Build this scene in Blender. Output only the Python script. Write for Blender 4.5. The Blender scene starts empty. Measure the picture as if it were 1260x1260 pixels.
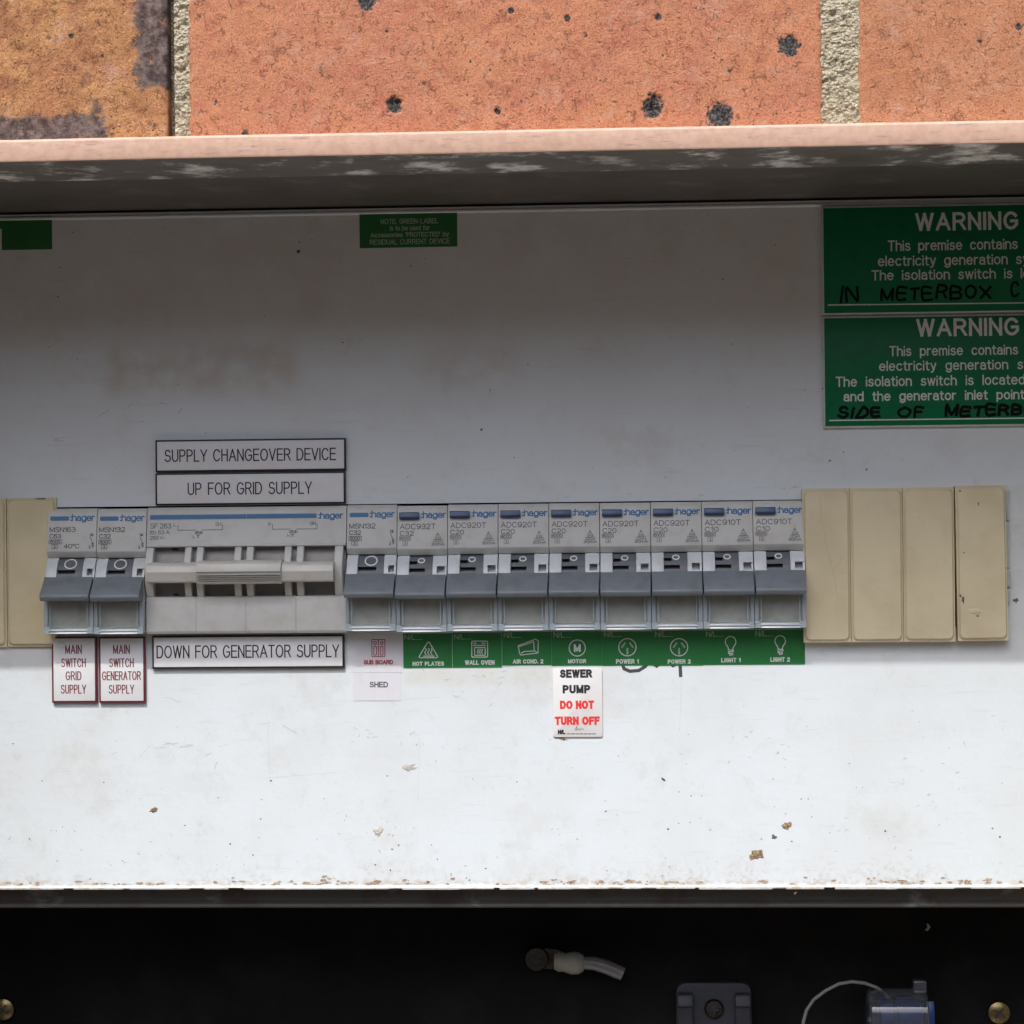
import bpy, bmesh, math, random
from mathutils import Vector, Euler, noise

# ------------------------------------------------------------------ camera, sky, sun, exposure
SC = bpy.context.scene
COL = SC.collection
random.seed(7)
MM = 0.001
F_PX, D_CAM = 2848.0, 800.0            # focal length in pixels of a 1260 px wide frame, distance (mm) to the panel
YAW, PITCH, ROLL = math.asin(160 / 2848), math.radians(0.40), math.radians(-0.56)
cd = bpy.data.cameras.new('camera')
cam = bpy.data.objects.new('camera', cd)
COL.objects.link(cam)
cd.sensor_width = 36.0
cd.lens = 36.0 * F_PX / 1260.0
cd.clip_start, cd.clip_end = 0.02, 500
CAM_R = (Euler((0, 0, YAW)).to_matrix() @ Euler((math.pi / 2 + PITCH, 0, 0)).to_matrix() @ Euler((0, 0, ROLL)).to_matrix())
cam.location = (0, -D_CAM * MM, 0)
cam.rotation_euler = CAM_R.to_euler()
SC.camera = cam

SUN_TRAVEL = Vector((0.25, 1.0, -1.32)).normalized()
world = bpy.data.worlds.new('World')
SC.world = world
world.use_nodes = True
wn = world.node_tree
bg = wn.nodes['Background']
sky = wn.nodes.new('ShaderNodeTexSky')
sky.sky_type = 'NISHITA'
sky.sun_disc = False
sky.dust_density = 7.0
sky.ozone_density = 6.0
sky.sun_elevation = math.asin(-SUN_TRAVEL.z)
sky.sun_rotation = math.atan2(-SUN_TRAVEL.x, -SUN_TRAVEL.y)
wn.links.new(sky.outputs[0], bg.inputs[0])
bg.inputs[1].default_value = 0.15
sl = bpy.data.lights.new('sun', 'SUN')
sl.energy = 2.0
sl.angle = math.radians(0.5)
sl.color = (1.0, 0.985, 0.955)
sun = bpy.data.objects.new('sun', sl)
COL.objects.link(sun)
sun.location = (-1, -4, 6)
sun.rotation_euler = SUN_TRAVEL.to_track_quat('-Z', 'Y').to_euler()
SC.view_settings.view_transform = 'Standard'
SC.view_settings.look = 'None'
SC.view_settings.exposure = 0.52
SC.view_settings.gamma = 1.0
SC.cycles.max_bounces = 10
SC.cycles.diffuse_bounces = 5
SC.cycles.transparent_max_bounces = 16


def W(u, v, y=0.0):
    """point (mm) at depth y that the photograph shows at pixel u, v (1260 px frame)"""
    d = CAM_R @ Vector(((u - 630) / F_PX, (630 - v) / F_PX, -1.0))
    t = (y + D_CAM) / d.y
    return d.x * t, d.z * t


def mpp(y=0.0):
    return (D_CAM + y) / F_PX          # mm per photograph pixel


# ------------------------------------------------------------------ materials
MATS = {}


class NT:
    def __init__(self, name):
        self.m = bpy.data.materials.new(name)
        self.m.use_nodes = True
        self.t = self.m.node_tree
        self.b = self.t.nodes['Principled BSDF']
        self.out = self.t.nodes['Material Output']
        MATS[name] = self.m
        self._co = None

    def n(self, kind, **kw):
        nd = self.t.nodes.new('ShaderNode' + kind)
        for k, v in kw.items():
            setattr(nd, k, v)
        return nd

    def lk(self, a, b):
        self.t.links.new(a, b)

    def co(self):
        """object coordinates in millimetres"""
        if self._co is None:
            tc = self.n('TexCoord')
            vm = self.n('VectorMath', operation='SCALE')
            vm.inputs['Scale'].default_value = 1000.0
            self.lk(tc.outputs['Object'], vm.inputs[0])
            oi = self.n('ObjectInfo')
            ad = self.n('VectorMath', operation='ADD')
            mu = self.n('Math', operation='MULTIPLY')
            mu.inputs[1].default_value = 900.0
            self.lk(oi.outputs['Random'], mu.inputs[0])
            cb = self.n('CombineXYZ')
            self.lk(mu.outputs[0], cb.inputs[1])
            self.lk(vm.outputs[0], ad.inputs[0])
            self.lk(cb.outputs[0], ad.inputs[1])
            self._raw = vm.outputs[0]
            self._co = ad.outputs[0]
        return self._co

    def raw(self):
        self.co()
        return self._raw

    def stretch(self, vec, sx, sy, sz):
        vm = self.n('VectorMath', operation='MULTIPLY')
        self.lk(vec, vm.inputs[0])
        vm.inputs[1].default_value = (sx, sy, sz)
        return vm.outputs[0]

    def noise(self, scale, detail=4.0, rough=0.55, vec=None, dist=0.0):
        nd = self.n('TexNoise')
        nd.inputs['Scale'].default_value = scale
        nd.inputs['Detail'].default_value = detail
        nd.inputs['Roughness'].default_value = rough
        nd.inputs['Distortion'].default_value = dist
        self.lk(vec or self.co(), nd.inputs['Vector'])
        return nd.outputs['Fac']

    def vor(self, scale, feature='F1', vec=None, rnd=1.0):
        nd = self.n('TexVoronoi', feature=feature)
        nd.inputs['Scale'].default_value = scale
        nd.inputs['Randomness'].default_value = rnd
        self.lk(vec or self.co(), nd.inputs['Vector'])
        return nd.outputs['Distance']

    def rng(self, val, a, b, c=0.0, d=1.0, smooth=True):
        nd = self.n('MapRange')
        if smooth:
            nd.interpolation_type = 'SMOOTHSTEP'
        nd.inputs[1].default_value, nd.inputs[2].default_value = a, b
        nd.inputs[3].default_value, nd.inputs[4].default_value = c, d
        self.lk(val, nd.inputs[0])
        return nd.outputs[0]

    def math(self, op, a, b=None, clamp=False):
        nd = self.n('Math', operation=op)
        nd.use_clamp = clamp
        for i, x in enumerate((a, b)):
            if x is None:
                continue
            if isinstance(x, (int, float)):
                nd.inputs[i].default_value = x
            else:
                self.lk(x, nd.inputs[i])
        return nd.outputs[0]

    def mix(self, fac, a, b):
        nd = self.n('Mix', data_type='RGBA')
        for s, x in ((nd.inputs[0], fac), (nd.inputs[6], a), (nd.inputs[7], b)):
            if isinstance(x, (int, float)):
                s.default_value = x
            elif isinstance(x, tuple):
                s.default_value = (*x, 1.0)
            else:
                self.lk(x, s)
        return nd.outputs[2]

    def bump(self, h, strength=0.3, dist=0.0002, prev=None):
        nd = self.n('Bump')
        nd.inputs['Strength'].default_value = strength
        nd.inputs['Distance'].default_value = dist
        self.lk(h, nd.inputs['Height'])
        if prev is not None:
            self.lk(prev, nd.inputs['Normal'])
        return nd.outputs[0]

    def fin(self, col=None, rough=None, normal=None, metal=None, spec=None):
        for key, x in (('Base Color', col), ('Roughness', rough), ('Metallic', metal), ('Specular IOR Level', spec), ('Normal', normal)):
            if x is None:
                continue
            s = self.b.inputs[key]
            if isinstance(x, (int, float)):
                s.default_value = x
            elif isinstance(x, tuple):
                s.default_value = (*x, 1.0)
            else:
                self.lk(x, s)
        return self.m


def plastic(name, col, rough=0.45, dirt=0.10, bump=0.05):
    t = NT(name)
    n1 = t.noise(0.22, 4)
    n2 = t.noise(2.6, 3)
    dk = tuple(c * (1 - dirt * 1.6) * f for c, f in zip(col, (1.0, 0.97, 0.92)))
    c = t.mix(t.rng(n1, 0.42, 0.75), col, dk)
    sp = t.rng(t.noise(1.1, 5, 0.7), 0.70, 0.80, 0, 0.45)
    c = t.mix(sp, c, tuple(x * 0.55 for x in col))
    r = t.rng(n2, 0.2, 0.8, rough - 0.08, rough + 0.12)
    return t.fin(c, r, t.bump(n2, bump, 0.0001))


def ink(name, col, rough=0.6, wear=0.0):
    t = NT(name)
    n = t.noise(1.8, 4)
    return t.fin(t.mix(t.rng(n, 0.4, 0.75), col, tuple(min(1, c * 1.25 + 0.004) for c in col)), rough)


plastic('housing_grey', (0.53, 0.535, 0.51), 0.5, 0.05)
plastic('cheek_grey', (0.56, 0.60, 0.62), 0.36, 0.05)
plastic('toggle_grey', (0.155, 0.182, 0.205), 0.42)
plastic('rocker_grey', (0.105, 0.118, 0.138), 0.45)
plastic('slot_dark', (0.035, 0.04, 0.05), 0.6)
plastic('button_blue', (0.020, 0.062, 0.155), 0.35)
plastic('insert_card', (0.62, 0.595, 0.53), 0.6, 0.12)
plastic('bar_cream', (0.53, 0.525, 0.48), 0.33, 0.04)
plastic('drum_grey', (0.33, 0.32, 0.30), 0.5)
plastic('label_white', (0.69, 0.70, 0.71), 0.5, 0.015)
plastic('label_core_black', (0.012, 0.012, 0.014), 0.5)
plastic('label_core_red', (0.13, 0.012, 0.020), 0.5)
plastic('sticker_white', (0.63, 0.635, 0.665), 0.4, 0.015)
plastic('sticker_green', (0.014, 0.170, 0.038), 0.42, 0.06)
plastic('note_green', (0.012, 0.125, 0.026), 0.42, 0.06)
plastic('sign_green', (0.003, 0.150, 0.056), 0.35, 0.06)
MATS['sign_green'].node_tree.nodes['Principled BSDF'].inputs['Specular IOR Level'].default_value = 0.25
plastic('sign_edge', (0.52, 0.56, 0.54), 0.4)
plastic('tag_white', (0.66, 0.652, 0.64), 0.35, 0.015)
ink('ink_black', (0.012, 0.012, 0.015))
ink('ink_grey', (0.10, 0.10, 0.10))
ink('ink_dark', (0.045, 0.045, 0.05))
ink('ink_blue', (0.018, 0.135, 0.290), 0.45)
ink('ink_white', (0.60, 0.64, 0.60))
ink('ink_pale', (0.30, 0.40, 0.28))
ink('ink_red', (0.62, 0.030, 0.028))
ink('ink_maroon', (0.30, 0.035, 0.050))
ink('ink_engraved_red', (0.16, 0.016, 0.028))
ink('marker_black', (0.005, 0.007, 0.006), 0.8)
MATS['marker_black'].node_tree.nodes['Principled BSDF'].inputs['Specular IOR Level'].default_value = 0.1
ink('marker_grey', (0.045, 0.050, 0.055), 0.5)
plastic('white_nylon', (0.34, 0.33, 0.27), 0.5)
plastic('wire_grey', (0.25, 0.245, 0.23), 0.4)
plastic('bracket_grey', (0.042, 0.047, 0.060), 0.5)
plastic('seal_blue', (0.012, 0.045, 0.20), 0.35)


def metal(name, col, rough=0.35):
    t = NT(name)
    n = t.noise(1.3, 4)
    return t.fin(t.mix(t.rng(n, 0.35, 0.7), col, tuple(c * 0.55 for c in col)), rough, t.bump(n, 0.1, 0.0001), metal=1.0)


metal('brass', (0.34, 0.275, 0.14))
metal('dull_screw', (0.085, 0.078, 0.068), 0.5)


def cream():
    t = NT('cream_plastic')
    base, dark = (0.65, 0.575, 0.38), (0.58, 0.505, 0.325)
    c = t.mix(t.rng(t.noise(0.06, 5), 0.38, 0.66), base, dark)
    c = t.mix(t.rng(t.noise(0.5, 5, 0.7), 0.62, 0.78, 0, 0.5), c, (0.33, 0.29, 0.21))
    c = t.mix(t.rng(t.noise(2.2, 3, 0.7), 0.72, 0.78, 0, 0.8), c, (0.22, 0.19, 0.14))
    return t.fin(c, t.rng(t.noise(0.8, 4), 0.2, 0.8, 0.38, 0.6), t.bump(t.noise(0.7, 5, 0.6), 0.12, 0.0004))


cream()


def clear(name, tint, body, fres=0.10):
    """clear moulded plastic: tinted see-through with a Fresnel gloss and a little cloudy body"""
    t = NT(name)
    tr = t.n('BsdfTransparent')
    tr.inputs[0].default_value = (*tint, 1)
    df = t.n('BsdfDiffuse')
    df.inputs[0].default_value = (*body[:3], 1)
    gl = t.n('BsdfGlossy')
    gl.inputs['Roughness'].default_value = 0.06
    m1 = t.n('MixShader')
    m1.inputs[0].default_value = body[3]
    t.lk(tr.outputs[0], m1.inputs[1])
    t.lk(df.outputs[0], m1.inputs[2])
    lw = t.n('LayerWeight')
    lw.inputs[0].default_value = 0.35
    f = t.math('MULTIPLY', lw.outputs['Facing'], 0.55)
    f = t.math('ADD', f, fres * 0.4, True)
    m2 = t.n('MixShader')
    t.lk(f, m2.inputs[0])
    t.lk(m1.outputs[0], m2.inputs[1])
    t.lk(gl.outputs[0], m2.inputs[2])
    t.lk(m2.outputs[0], t.out.inputs[0])
    return t.m


clear('clear_pane', (0.95, 0.965, 0.96), (0.50, 0.53, 0.53, 0.08), 0.06)
clear('clear_rim', (0.68, 0.80, 0.83), (0.66, 0.76, 0.80, 0.45), 0.25)
clear('clear_ledge', (0.72, 0.82, 0.84), (0.74, 0.82, 0.84, 0.62), 0.3)  # paler than the side rims: glints on the bottom rim put into the colour
clear('clear_tube', (0.80, 0.82, 0.84), (0.26, 0.26, 0.25, 0.8), 0.10)
clear('clear_seal', (0.70, 0.75, 0.80), (0.30, 0.33, 0.38, 0.18), 0.2)


def brick_mat(name, cols, flecks, rough_scale=1.0, seed=0.0):
    t = NT(name)
    v = t.co()
    big = t.noise(0.045, 3, 0.5)
    mid = t.noise(0.22, 5, 0.62)
    c = t.mix(t.rng(big, 0.36, 0.62), cols[0], cols[1])
    c = t.mix(t.rng(mid, 0.46, 0.72, 0, 0.75), c, cols[2])
    fine = t.noise(1.5 * rough_scale, 6, 0.72, dist=0.6)
    c = t.mix(t.rng(fine, 0.52, 0.70, 0, 0.60), c, tuple(x * 1.18 for x in cols[3]))
    gr = t.noise(2.6 * rough_scale, 4, 0.7, dist=0.4)
    c = t.mix(t.rng(fine, 0.45, 0.33, 0, 0.65), c, tuple(x * 0.50 for x in cols[2]))
    c = t.mix(t.rng(gr, 0.47, 0.34, 0, 0.70), c, tuple(x * 0.34 for x in cols[2]))
    c = t.mix(t.rng(t.noise(0.10, 7, 0.74), 0.52, 0.68, 0, 0.50), c, (0.68, 0.42, 0.31))
    c = t.mix(t.rng(t.noise(0.075, 6, 0.7), 0.54, 0.70, 0, 0.45), c, tuple(x * 0.62 for x in cols[2]))
    c = t.mix(t.rng(gr, 0.56, 0.68, 0, 0.45), c, tuple(min(1, x * 1.35) for x in cols[3]))
    # hairline crazing
    wv = t.n('VectorMath', operation='ADD')
    nn = t.n('TexNoise')
    nn.inputs['Scale'].default_value = 0.9
    t.lk(v, nn.inputs['Vector'])
    sc_ = t.n('VectorMath', operation='SCALE')
    sc_.inputs['Scale'].default_value = 2.4
    t.lk(nn.outputs['Color'], sc_.inputs[0])
    t.lk(v, wv.inputs[0])
    t.lk(sc_.outputs[0], wv.inputs[1])
    crk = t.vor(0.42, 'DISTANCE_TO_EDGE', wv.outputs[0])
    crm = t.math('MULTIPLY', t.rng(crk, 0.0, 0.055, 1, 0), t.rng(t.noise(0.30, 3), 0.50, 0.62))
    c = t.mix(t.math('MULTIPLY', crm, 0.6), c, tuple(x * 0.30 for x in cols[0]))
    # small mineral flecks and pinholes
    fk = t.vor(0.55, 'F1')
    fkm = t.math('MULTIPLY', t.rng(fk, 0.10, 0.19, 1, 0), t.rng(t.noise(0.13, 2), 0.50, 0.60))
    c = t.mix(t.math('MULTIPLY', fkm, 0.85), c, flecks)
    at = t.n('Attribute', attribute_name='slag')
    sn = t.noise(0.9, 6, 0.7)
    sl_ = t.rng(t.math('ADD', at.outputs['Fac'], t.math('MULTIPLY', t.math('SUBTRACT', sn, 0.5), 1.5)), 0.42, 0.60)
    slc = t.mix(t.rng(t.noise(1.4, 5, 0.7), 0.40, 0.66), (0.030, 0.028, 0.028), (0.21, 0.19, 0.175))
    c = t.mix(sl_, c, slc)
    ab = t.n('Attribute', attribute_name='burn')
    bm_ = t.rng(t.math('ADD', t.math('ADD', ab.outputs['Fac'], t.math('MULTIPLY', t.math('SUBTRACT', t.noise(0.15, 9, 0.74), 0.5), 2.6)), t.math('MULTIPLY', t.math('SUBTRACT', gr, 0.5), 1.1)), 0.40, 0.74)
    bc = t.mix(t.rng(t.noise(0.35, 6, 0.7), 0.38, 0.66), (0.050, 0.045, 0.052), (0.23, 0.185, 0.17))
    c = t.mix(t.math('MULTIPLY', bm_, 0.90), c, bc)
    h = t.math('ADD', fine, t.math('MULTIPLY', crm, -0.5))
    h = t.math('ADD', h, t.math('MULTIPLY', gr, 0.7))
    h = t.math('ADD', h, t.math('MULTIPLY', fkm, -0.6))
    nb = t.bump(h, 1.0, 0.0009)
    nb = t.bump(t.noise(4.5, 3, 0.6), 0.5, 0.00022, nb)
    return t.fin(c, 0.9, nb, spec=0.25)


SALMON = [(0.661, 0.27, 0.152), (0.704, 0.3, 0.152), (0.575, 0.185, 0.113), (0.724, 0.395, 0.255)]
OCHRE = [(0.512, 0.226, 0.102), (0.593, 0.297, 0.123), (0.348, 0.128, 0.072), (0.635, 0.388, 0.205)]
TAN = [(0.631, 0.273, 0.136), (0.675, 0.31, 0.164), (0.566, 0.212, 0.109), (0.718, 0.392, 0.24)]
brick_mat('brick_salmon', SALMON, (0.16, 0.13, 0.085))
brick_mat('brick_ochre', OCHRE, (0.13, 0.07, 0.045), 0.8)
brick_mat('brick_tan', TAN, (0.22, 0.17, 0.10))


def mortar_mat():
    t = NT('mortar_sand')
    c = t.mix(t.rng(t.noise(0.8, 6, 0.7), 0.36, 0.66), (0.42, 0.36, 0.24), (0.62, 0.55, 0.40))
    c = t.mix(t.rng(t.vor(1.1), 0.12, 0.30, 0.65, 0), c, (0.74, 0.68, 0.55))
    c = t.mix(t.rng(t.noise(0.33, 5, 0.7), 0.60, 0.70, 0, 0.9), c, (0.11, 0.09, 0.06))
    h = t.math('ADD', t.noise(0.9, 6, 0.75), t.vor(1.1))
    return t.fin(c, 0.95, t.bump(h, 1.0, 0.0011), spec=0.2)


mortar_mat()


def frame_paint():
    t = NT('frame_pink_paint')
    st = t.stretch(t.co(), 0.16, 1, 1.2)
    c = t.mix(t.rng(t.noise(0.35, 5, 0.6), 0.35, 0.68), (0.58, 0.385, 0.285), (0.51, 0.325, 0.235))
    c = t.mix(t.rng(t.noise(0.75, 6, 0.7, st), 0.55, 0.70, 0, 0.70), c, (0.28, 0.185, 0.18))
    c = t.mix(t.rng(t.noise(0.9, 6, 0.75, st), 0.68, 0.74, 0, 0.85), c, (0.74, 0.68, 0.63))
    c = t.mix(t.rng(t.noise(1.6, 4, 0.7), 0.72, 0.78, 0, 0.6), c, (0.30, 0.20, 0.15))
    return t.fin(c, 0.55, t.bump(t.noise(0.9, 5), 0.15, 0.0003))


frame_paint()


def galv(name, dark, light, thr, metallic=0.25):
    t = NT(name)
    st = t.stretch(t.co(), 0.55, 0.5, 1.0)
    c = t.mix(t.rng(t.noise(0.10, 6, 0.65, st), thr, thr + 0.14), dark, light)
    c = t.mix(t.rng(t.noise(0.5, 6, 0.7), 0.58, 0.74, 0, 0.7), c, tuple(x * 0.45 for x in dark))
    c = t.mix(t.rng(t.noise(0.045, 4, 0.6), 0.48, 0.66, 0, 0.6), c, (0.10, 0.075, 0.055))
    return t.fin(c, 0.55, t.bump(t.noise(0.6, 5), 0.2, 0.0003), metallic)


galv('galvanised_patchy', (0.145, 0.14, 0.13), (0.80, 0.81, 0.81), 0.50, 0.0)
galv('galvanised_dark', (0.12, 0.113, 0.105), (0.19, 0.185, 0.175), 0.55)
galv('rail_metal', (0.16, 0.15, 0.135), (0.36, 0.35, 0.33), 0.56)


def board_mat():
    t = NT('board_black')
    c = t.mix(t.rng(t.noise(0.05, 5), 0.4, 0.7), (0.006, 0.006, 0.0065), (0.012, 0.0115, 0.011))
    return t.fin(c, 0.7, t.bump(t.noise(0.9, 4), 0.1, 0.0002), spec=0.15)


board_mat()


def panel_mat():
    t = NT('panel_white_paint')
    xyz = t.n('SeparateXYZ')
    t.lk(t.raw(), xyz.inputs[0])
    X, Z = xyz.outputs[0], xyz.outputs[2]
    base = t.mix(t.rng(t.noise(0.03, 5, 0.6), 0.35, 0.7), (0.640, 0.690, 0.705), (0.615, 0.650, 0.655))
    # fine speckle and grubby clouds
    c = t.mix(t.rng(t.noise(0.12, 8, 0.75), 0.55, 0.74, 0, 0.45), base, (0.50, 0.485, 0.445))
    c = t.mix(t.rng(t.noise(0.035, 6, 0.7), 0.52, 0.66, 0, 0.32), c, (0.51, 0.505, 0.47))
    c = t.mix(t.math('MULTIPLY', t.rng(t.noise(1.1, 5, 0.75), 0.60, 0.72, 0, 0.55), t.rng(t.noise(0.07, 5, 0.7), 0.50, 0.64)), c, (0.36, 0.335, 0.29))
    # worn streaks wiped sideways
    st = t.stretch(t.raw(), 0.10, 1, 1.1)
    c = t.mix(t.rng(t.noise(0.42, 6, 0.7, st), 0.56, 0.70, 0, 0.30), c, (0.48, 0.48, 0.455))

    def box(x0, x1, z0, z1, e):
        a = t.math('MULTIPLY', t.rng(X, x0 - e, x0 + e), t.rng(X, x1 - e, x1 + e, 1, 0))
        b = t.math('MULTIPLY', t.rng(Z, z0 - e, z0 + e), t.rng(Z, z1 - e, z1 + e, 1, 0))
        return t.math('MULTIPLY', a, b)

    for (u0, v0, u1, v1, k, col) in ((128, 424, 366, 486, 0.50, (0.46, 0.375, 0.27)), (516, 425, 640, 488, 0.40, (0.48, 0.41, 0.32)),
                                     (498, 822, 680, 842, 0.42, (0.55, 0.52, 0.41)), (0, 270, 1000, 400, 0.30, (0.58, 0.51, 0.44))):  # last entry: warm shade near the top painted into the colour
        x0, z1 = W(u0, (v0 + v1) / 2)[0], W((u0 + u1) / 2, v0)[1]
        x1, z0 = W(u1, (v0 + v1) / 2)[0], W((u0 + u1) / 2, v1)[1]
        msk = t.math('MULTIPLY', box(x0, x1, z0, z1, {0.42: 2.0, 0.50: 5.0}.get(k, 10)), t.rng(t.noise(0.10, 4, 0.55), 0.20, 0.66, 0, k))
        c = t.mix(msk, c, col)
    # dust and rust caught along the bottom edge
    zb = W(630, 1091)[1]
    patch = t.rng(t.noise(0.030, 4, 0.6), 0.40, 0.62, 0.15, 1.0)
    low = t.math('MULTIPLY', t.rng(Z, zb + 0.5, zb + 14, 1, 0), patch)
    c = t.mix(t.math('MULTIPLY', low, t.rng(t.noise(0.5, 7, 0.75), 0.46, 0.64, 0, 0.6)), c, (0.42, 0.365, 0.30))
    edge = t.math('MULTIPLY', t.rng(Z, zb + 0.6, zb + 3.6, 1, 0), t.math('ADD', t.math('MULTIPLY', patch, 0.6), 0.4))
    c = t.mix(t.math('MULTIPLY', edge, t.rng(t.noise(0.55, 6, 0.75, t.stretch(t.raw(), 0.5, 1, 1)), 0.42, 0.60, 0, 0.85)), c, (0.43, 0.33, 0.235))
    nb = t.bump(t.noise(0.25, 6, 0.6), 0.18, 0.0006)
    nb = t.bump(t.noise(1.6, 5, 0.7), 0.12, 0.0003, nb)
    return t.fin(c, 0.48, nb)


panel_mat()


def flat_dirt(name, a, b, scale=1.2):
    t = NT(name)
    return t.fin(t.mix(t.rng(t.noise(scale, 5, 0.7), 0.38, 0.64), a, b), 0.9, t.bump(t.noise(1.4, 5), 0.6, 0.0005))


flat_dirt('dirt_brown', (0.13, 0.085, 0.045), (0.40, 0.31, 0.18))
flat_dirt('dirt_dark', (0.06, 0.05, 0.042), (0.17, 0.15, 0.13))
flat_dirt('scuff_grey', (0.42, 0.405, 0.36), (0.56, 0.555, 0.52))
flat_dirt('rust', (0.27, 0.19, 0.12), (0.50, 0.42, 0.32))
flat_dirt('paving_brown', (0.24, 0.18, 0.130), (0.33, 0.25, 0.18), 0.02)


flat_dirt('concrete', (0.44, 0.345, 0.255), (0.52, 0.42, 0.315), 0.02)


# ------------------------------------------------------------------ mesh helpers (all lengths in mm)
class MB:
    def __init__(self):
        self.v, self.f = [], []

    def add(self, vs, fs):
        o = len(self.v)
        self.v += vs
        self.f += [[i + o for i in f] for f in fs]
        return self

    def box(self, x0, x1, y0, y1, z0, z1):
        vs = [(x, y, z) for x in (x0, x1) for y in (y0, y1) for z in (z0, z1)]
        return self.add(vs, [(0, 1, 3, 2), (4, 6, 7, 5), (0, 4, 5, 1), (2, 3, 7, 6), (0, 2, 6, 4), (1, 5, 7, 3)])

    def prism(self, prof, x0, x1):
        """profile of (protrusion, z) points swept along x"""
        n = len(prof)
        vs = [(x0, -p, z) for p, z in prof] + [(x1, -p, z) for p, z in prof]
        fs = [list(range(n)), list(range(2 * n - 1, n - 1, -1))]
        fs += [(i, n + i, n + (i + 1) % n, (i + 1) % n) for i in range(n)]
        return self.add(vs, fs)

    def plate(self, pts, y0, y1):
        """outline of (x, z) points between depths y0 (front) and y1"""
        n = len(pts)
        vs = [(x, y0, z) for x, z in pts] + [(x, y1, z) for x, z in pts]
        fs = [list(range(n)), list(range(2 * n - 1, n - 1, -1))]
        fs += [(i, n + i, n + (i + 1) % n, (i + 1) % n) for i in range(n)]
        return self.add(vs, fs)

    def lathe(self, prof, c, axis='y', n=20):
        """(radius, height along axis) profile; axis y: height counts towards the viewer"""
        vs, fs = [], []
        for r, h in prof:
            for k in range(n):
                a = 2 * math.pi * k / n
                if axis == 'y':
                    vs.append((c[0] + r * math.cos(a), c[1] - h, c[2] + r * math.sin(a)))
                elif axis == 'x':
                    vs.append((c[0] + h, c[1] + r * math.cos(a), c[2] + r * math.sin(a)))
                else:
                    vs.append((c[0] + r * math.cos(a), c[1] + r * math.sin(a), c[2] + h))
        for i in range(len(prof) - 1):
            for k in range(n):
                k2 = (k + 1) % n
                fs.append((i * n + k, i * n + k2, (i + 1) * n + k2, (i + 1) * n + k))
        fs.append(list(range(n)))
        fs.append(list(range((len(prof) - 1) * n, len(prof) * n)))
        return self.add(vs, fs)

    def tube(self, pts, r, n=10):
        pts = [Vector(p) for p in pts]
        rs = r if isinstance(r, (list, tuple)) else [r] * len(pts)
        vs, fs = [], []
        up = Vector((0, 1, 0.03))
        for i, p in enumerate(pts):
            d = (pts[min(i + 1, len(pts) - 1)] - pts[max(i - 1, 0)]).normalized()
            a = d.cross(up).normalized()
            b = d.cross(a)
            for k in range(n):
                t = 2 * math.pi * k / n
                vs.append(tuple(p + a * rs[i] * math.cos(t) + b * rs[i] * math.sin(t)))
        for i in range(len(pts) - 1):
            for k in range(n):
                k2 = (k + 1) % n
                fs.append((i * n + k, i * n + k2, (i + 1) * n + k2, (i + 1) * n + k))
        fs.append(list(range(n)))
        fs.append(list(range((len(pts) - 1) * n, len(pts) * n)))
        return self.add(vs, fs)

    def ribbon(self, pts, w, y):
        """flat stroke of width w along (x, z) points, mitred"""
        P = [Vector(p) for p in pts]
        Q = [P[0]]
        for p in P[1:]:
            if (p - Q[-1]).length > 1e-5:
                Q.append(p)
        P = Q
        if len(P) < 2:
            return self
        closed = (P[0] - P[-1]).length < 1e-4 and len(P) > 3
        if closed:
            P = P[:-1]
        n = len(P)
        L, R = [], []
        for i in range(n):
            a = P[i - 1] if (closed or i > 0) else None
            b = P[(i + 1) % n] if (closed or i < n - 1) else None
            d1 = (P[i] - a).normalized() if a is not None else None
            d2 = (b - P[i]).normalized() if b is not None else None
            if d1 is None:
                d1 = d2
            if d2 is None:
                d2 = d1
            n1, n2 = Vector((-d1.y, d1.x)), Vector((-d2.y, d2.x))
            m = n1 + n2
            if m.length < 1e-4:
                m = n1.copy()
            m.normalize()
            k = min(1.0 / max(m.dot(n1), 0.25), 2.2)
            L.append(P[i] + m * (w / 2 * k))
            R.append(P[i] - m * (w / 2 * k))
        vs = [(p.x, y, p.y) for p in L] + [(p.x, y, p.y) for p in R]
        fs = [(i, n + i, n + (i + 1) % n, (i + 1) % n) for i in range(n if closed else n - 1)]
        return self.add(vs, fs)

    def mesh(self, name, mat, bevel=0.0, seg=2, smooth=True, angle=32):
        me = bpy.data.meshes.new(name)
        me.from_pydata([(x * MM, y * MM, z * MM) for x, y, z in self.v], [], self.f)
        bm = bmesh.new()
        bm.from_mesh(me)
        bmesh.ops.recalc_face_normals(bm, faces=bm.faces)
        if bevel:
            es = [e for e in bm.edges if len(e.link_faces) == 2 and e.calc_face_angle(0) > 0.6]
            bmesh.ops.bevel(bm, geom=es, offset=bevel * MM, segments=seg, profile=0.5, affect='EDGES', clamp_overlap=True)
        bm.to_mesh(me)
        bm.free()
        me.materials.append(MATS[mat])
        if smooth:
            me.polygons.foreach_set('use_smooth', [True] * len(me.polygons))
            me.set_sharp_from_angle(angle=math.radians(angle))
        return me

    def build(self, name, mat, parent=None, loc=(0, 0, 0), **kw):
        return link(name, self.mesh(name, mat, **kw), parent, loc)


def link(name, me, parent=None, loc=(0, 0, 0)):
    o = bpy.data.objects.new(name, me)
    COL.objects.link(o)
    if parent is not None:
        o.parent = parent
    o.location = tuple(c * MM for c in loc)
    return o


def tag(o, label=None, cat=None, group=None, kind=None):
    for k, x in (('label', label), ('category', cat), ('group', group), ('kind', kind)):
        if x:
            o[k] = x
    return o


def thing(name, loc, label, cat, group=None):
    return tag(link(name, None, None, loc), label, cat, group)


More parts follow.
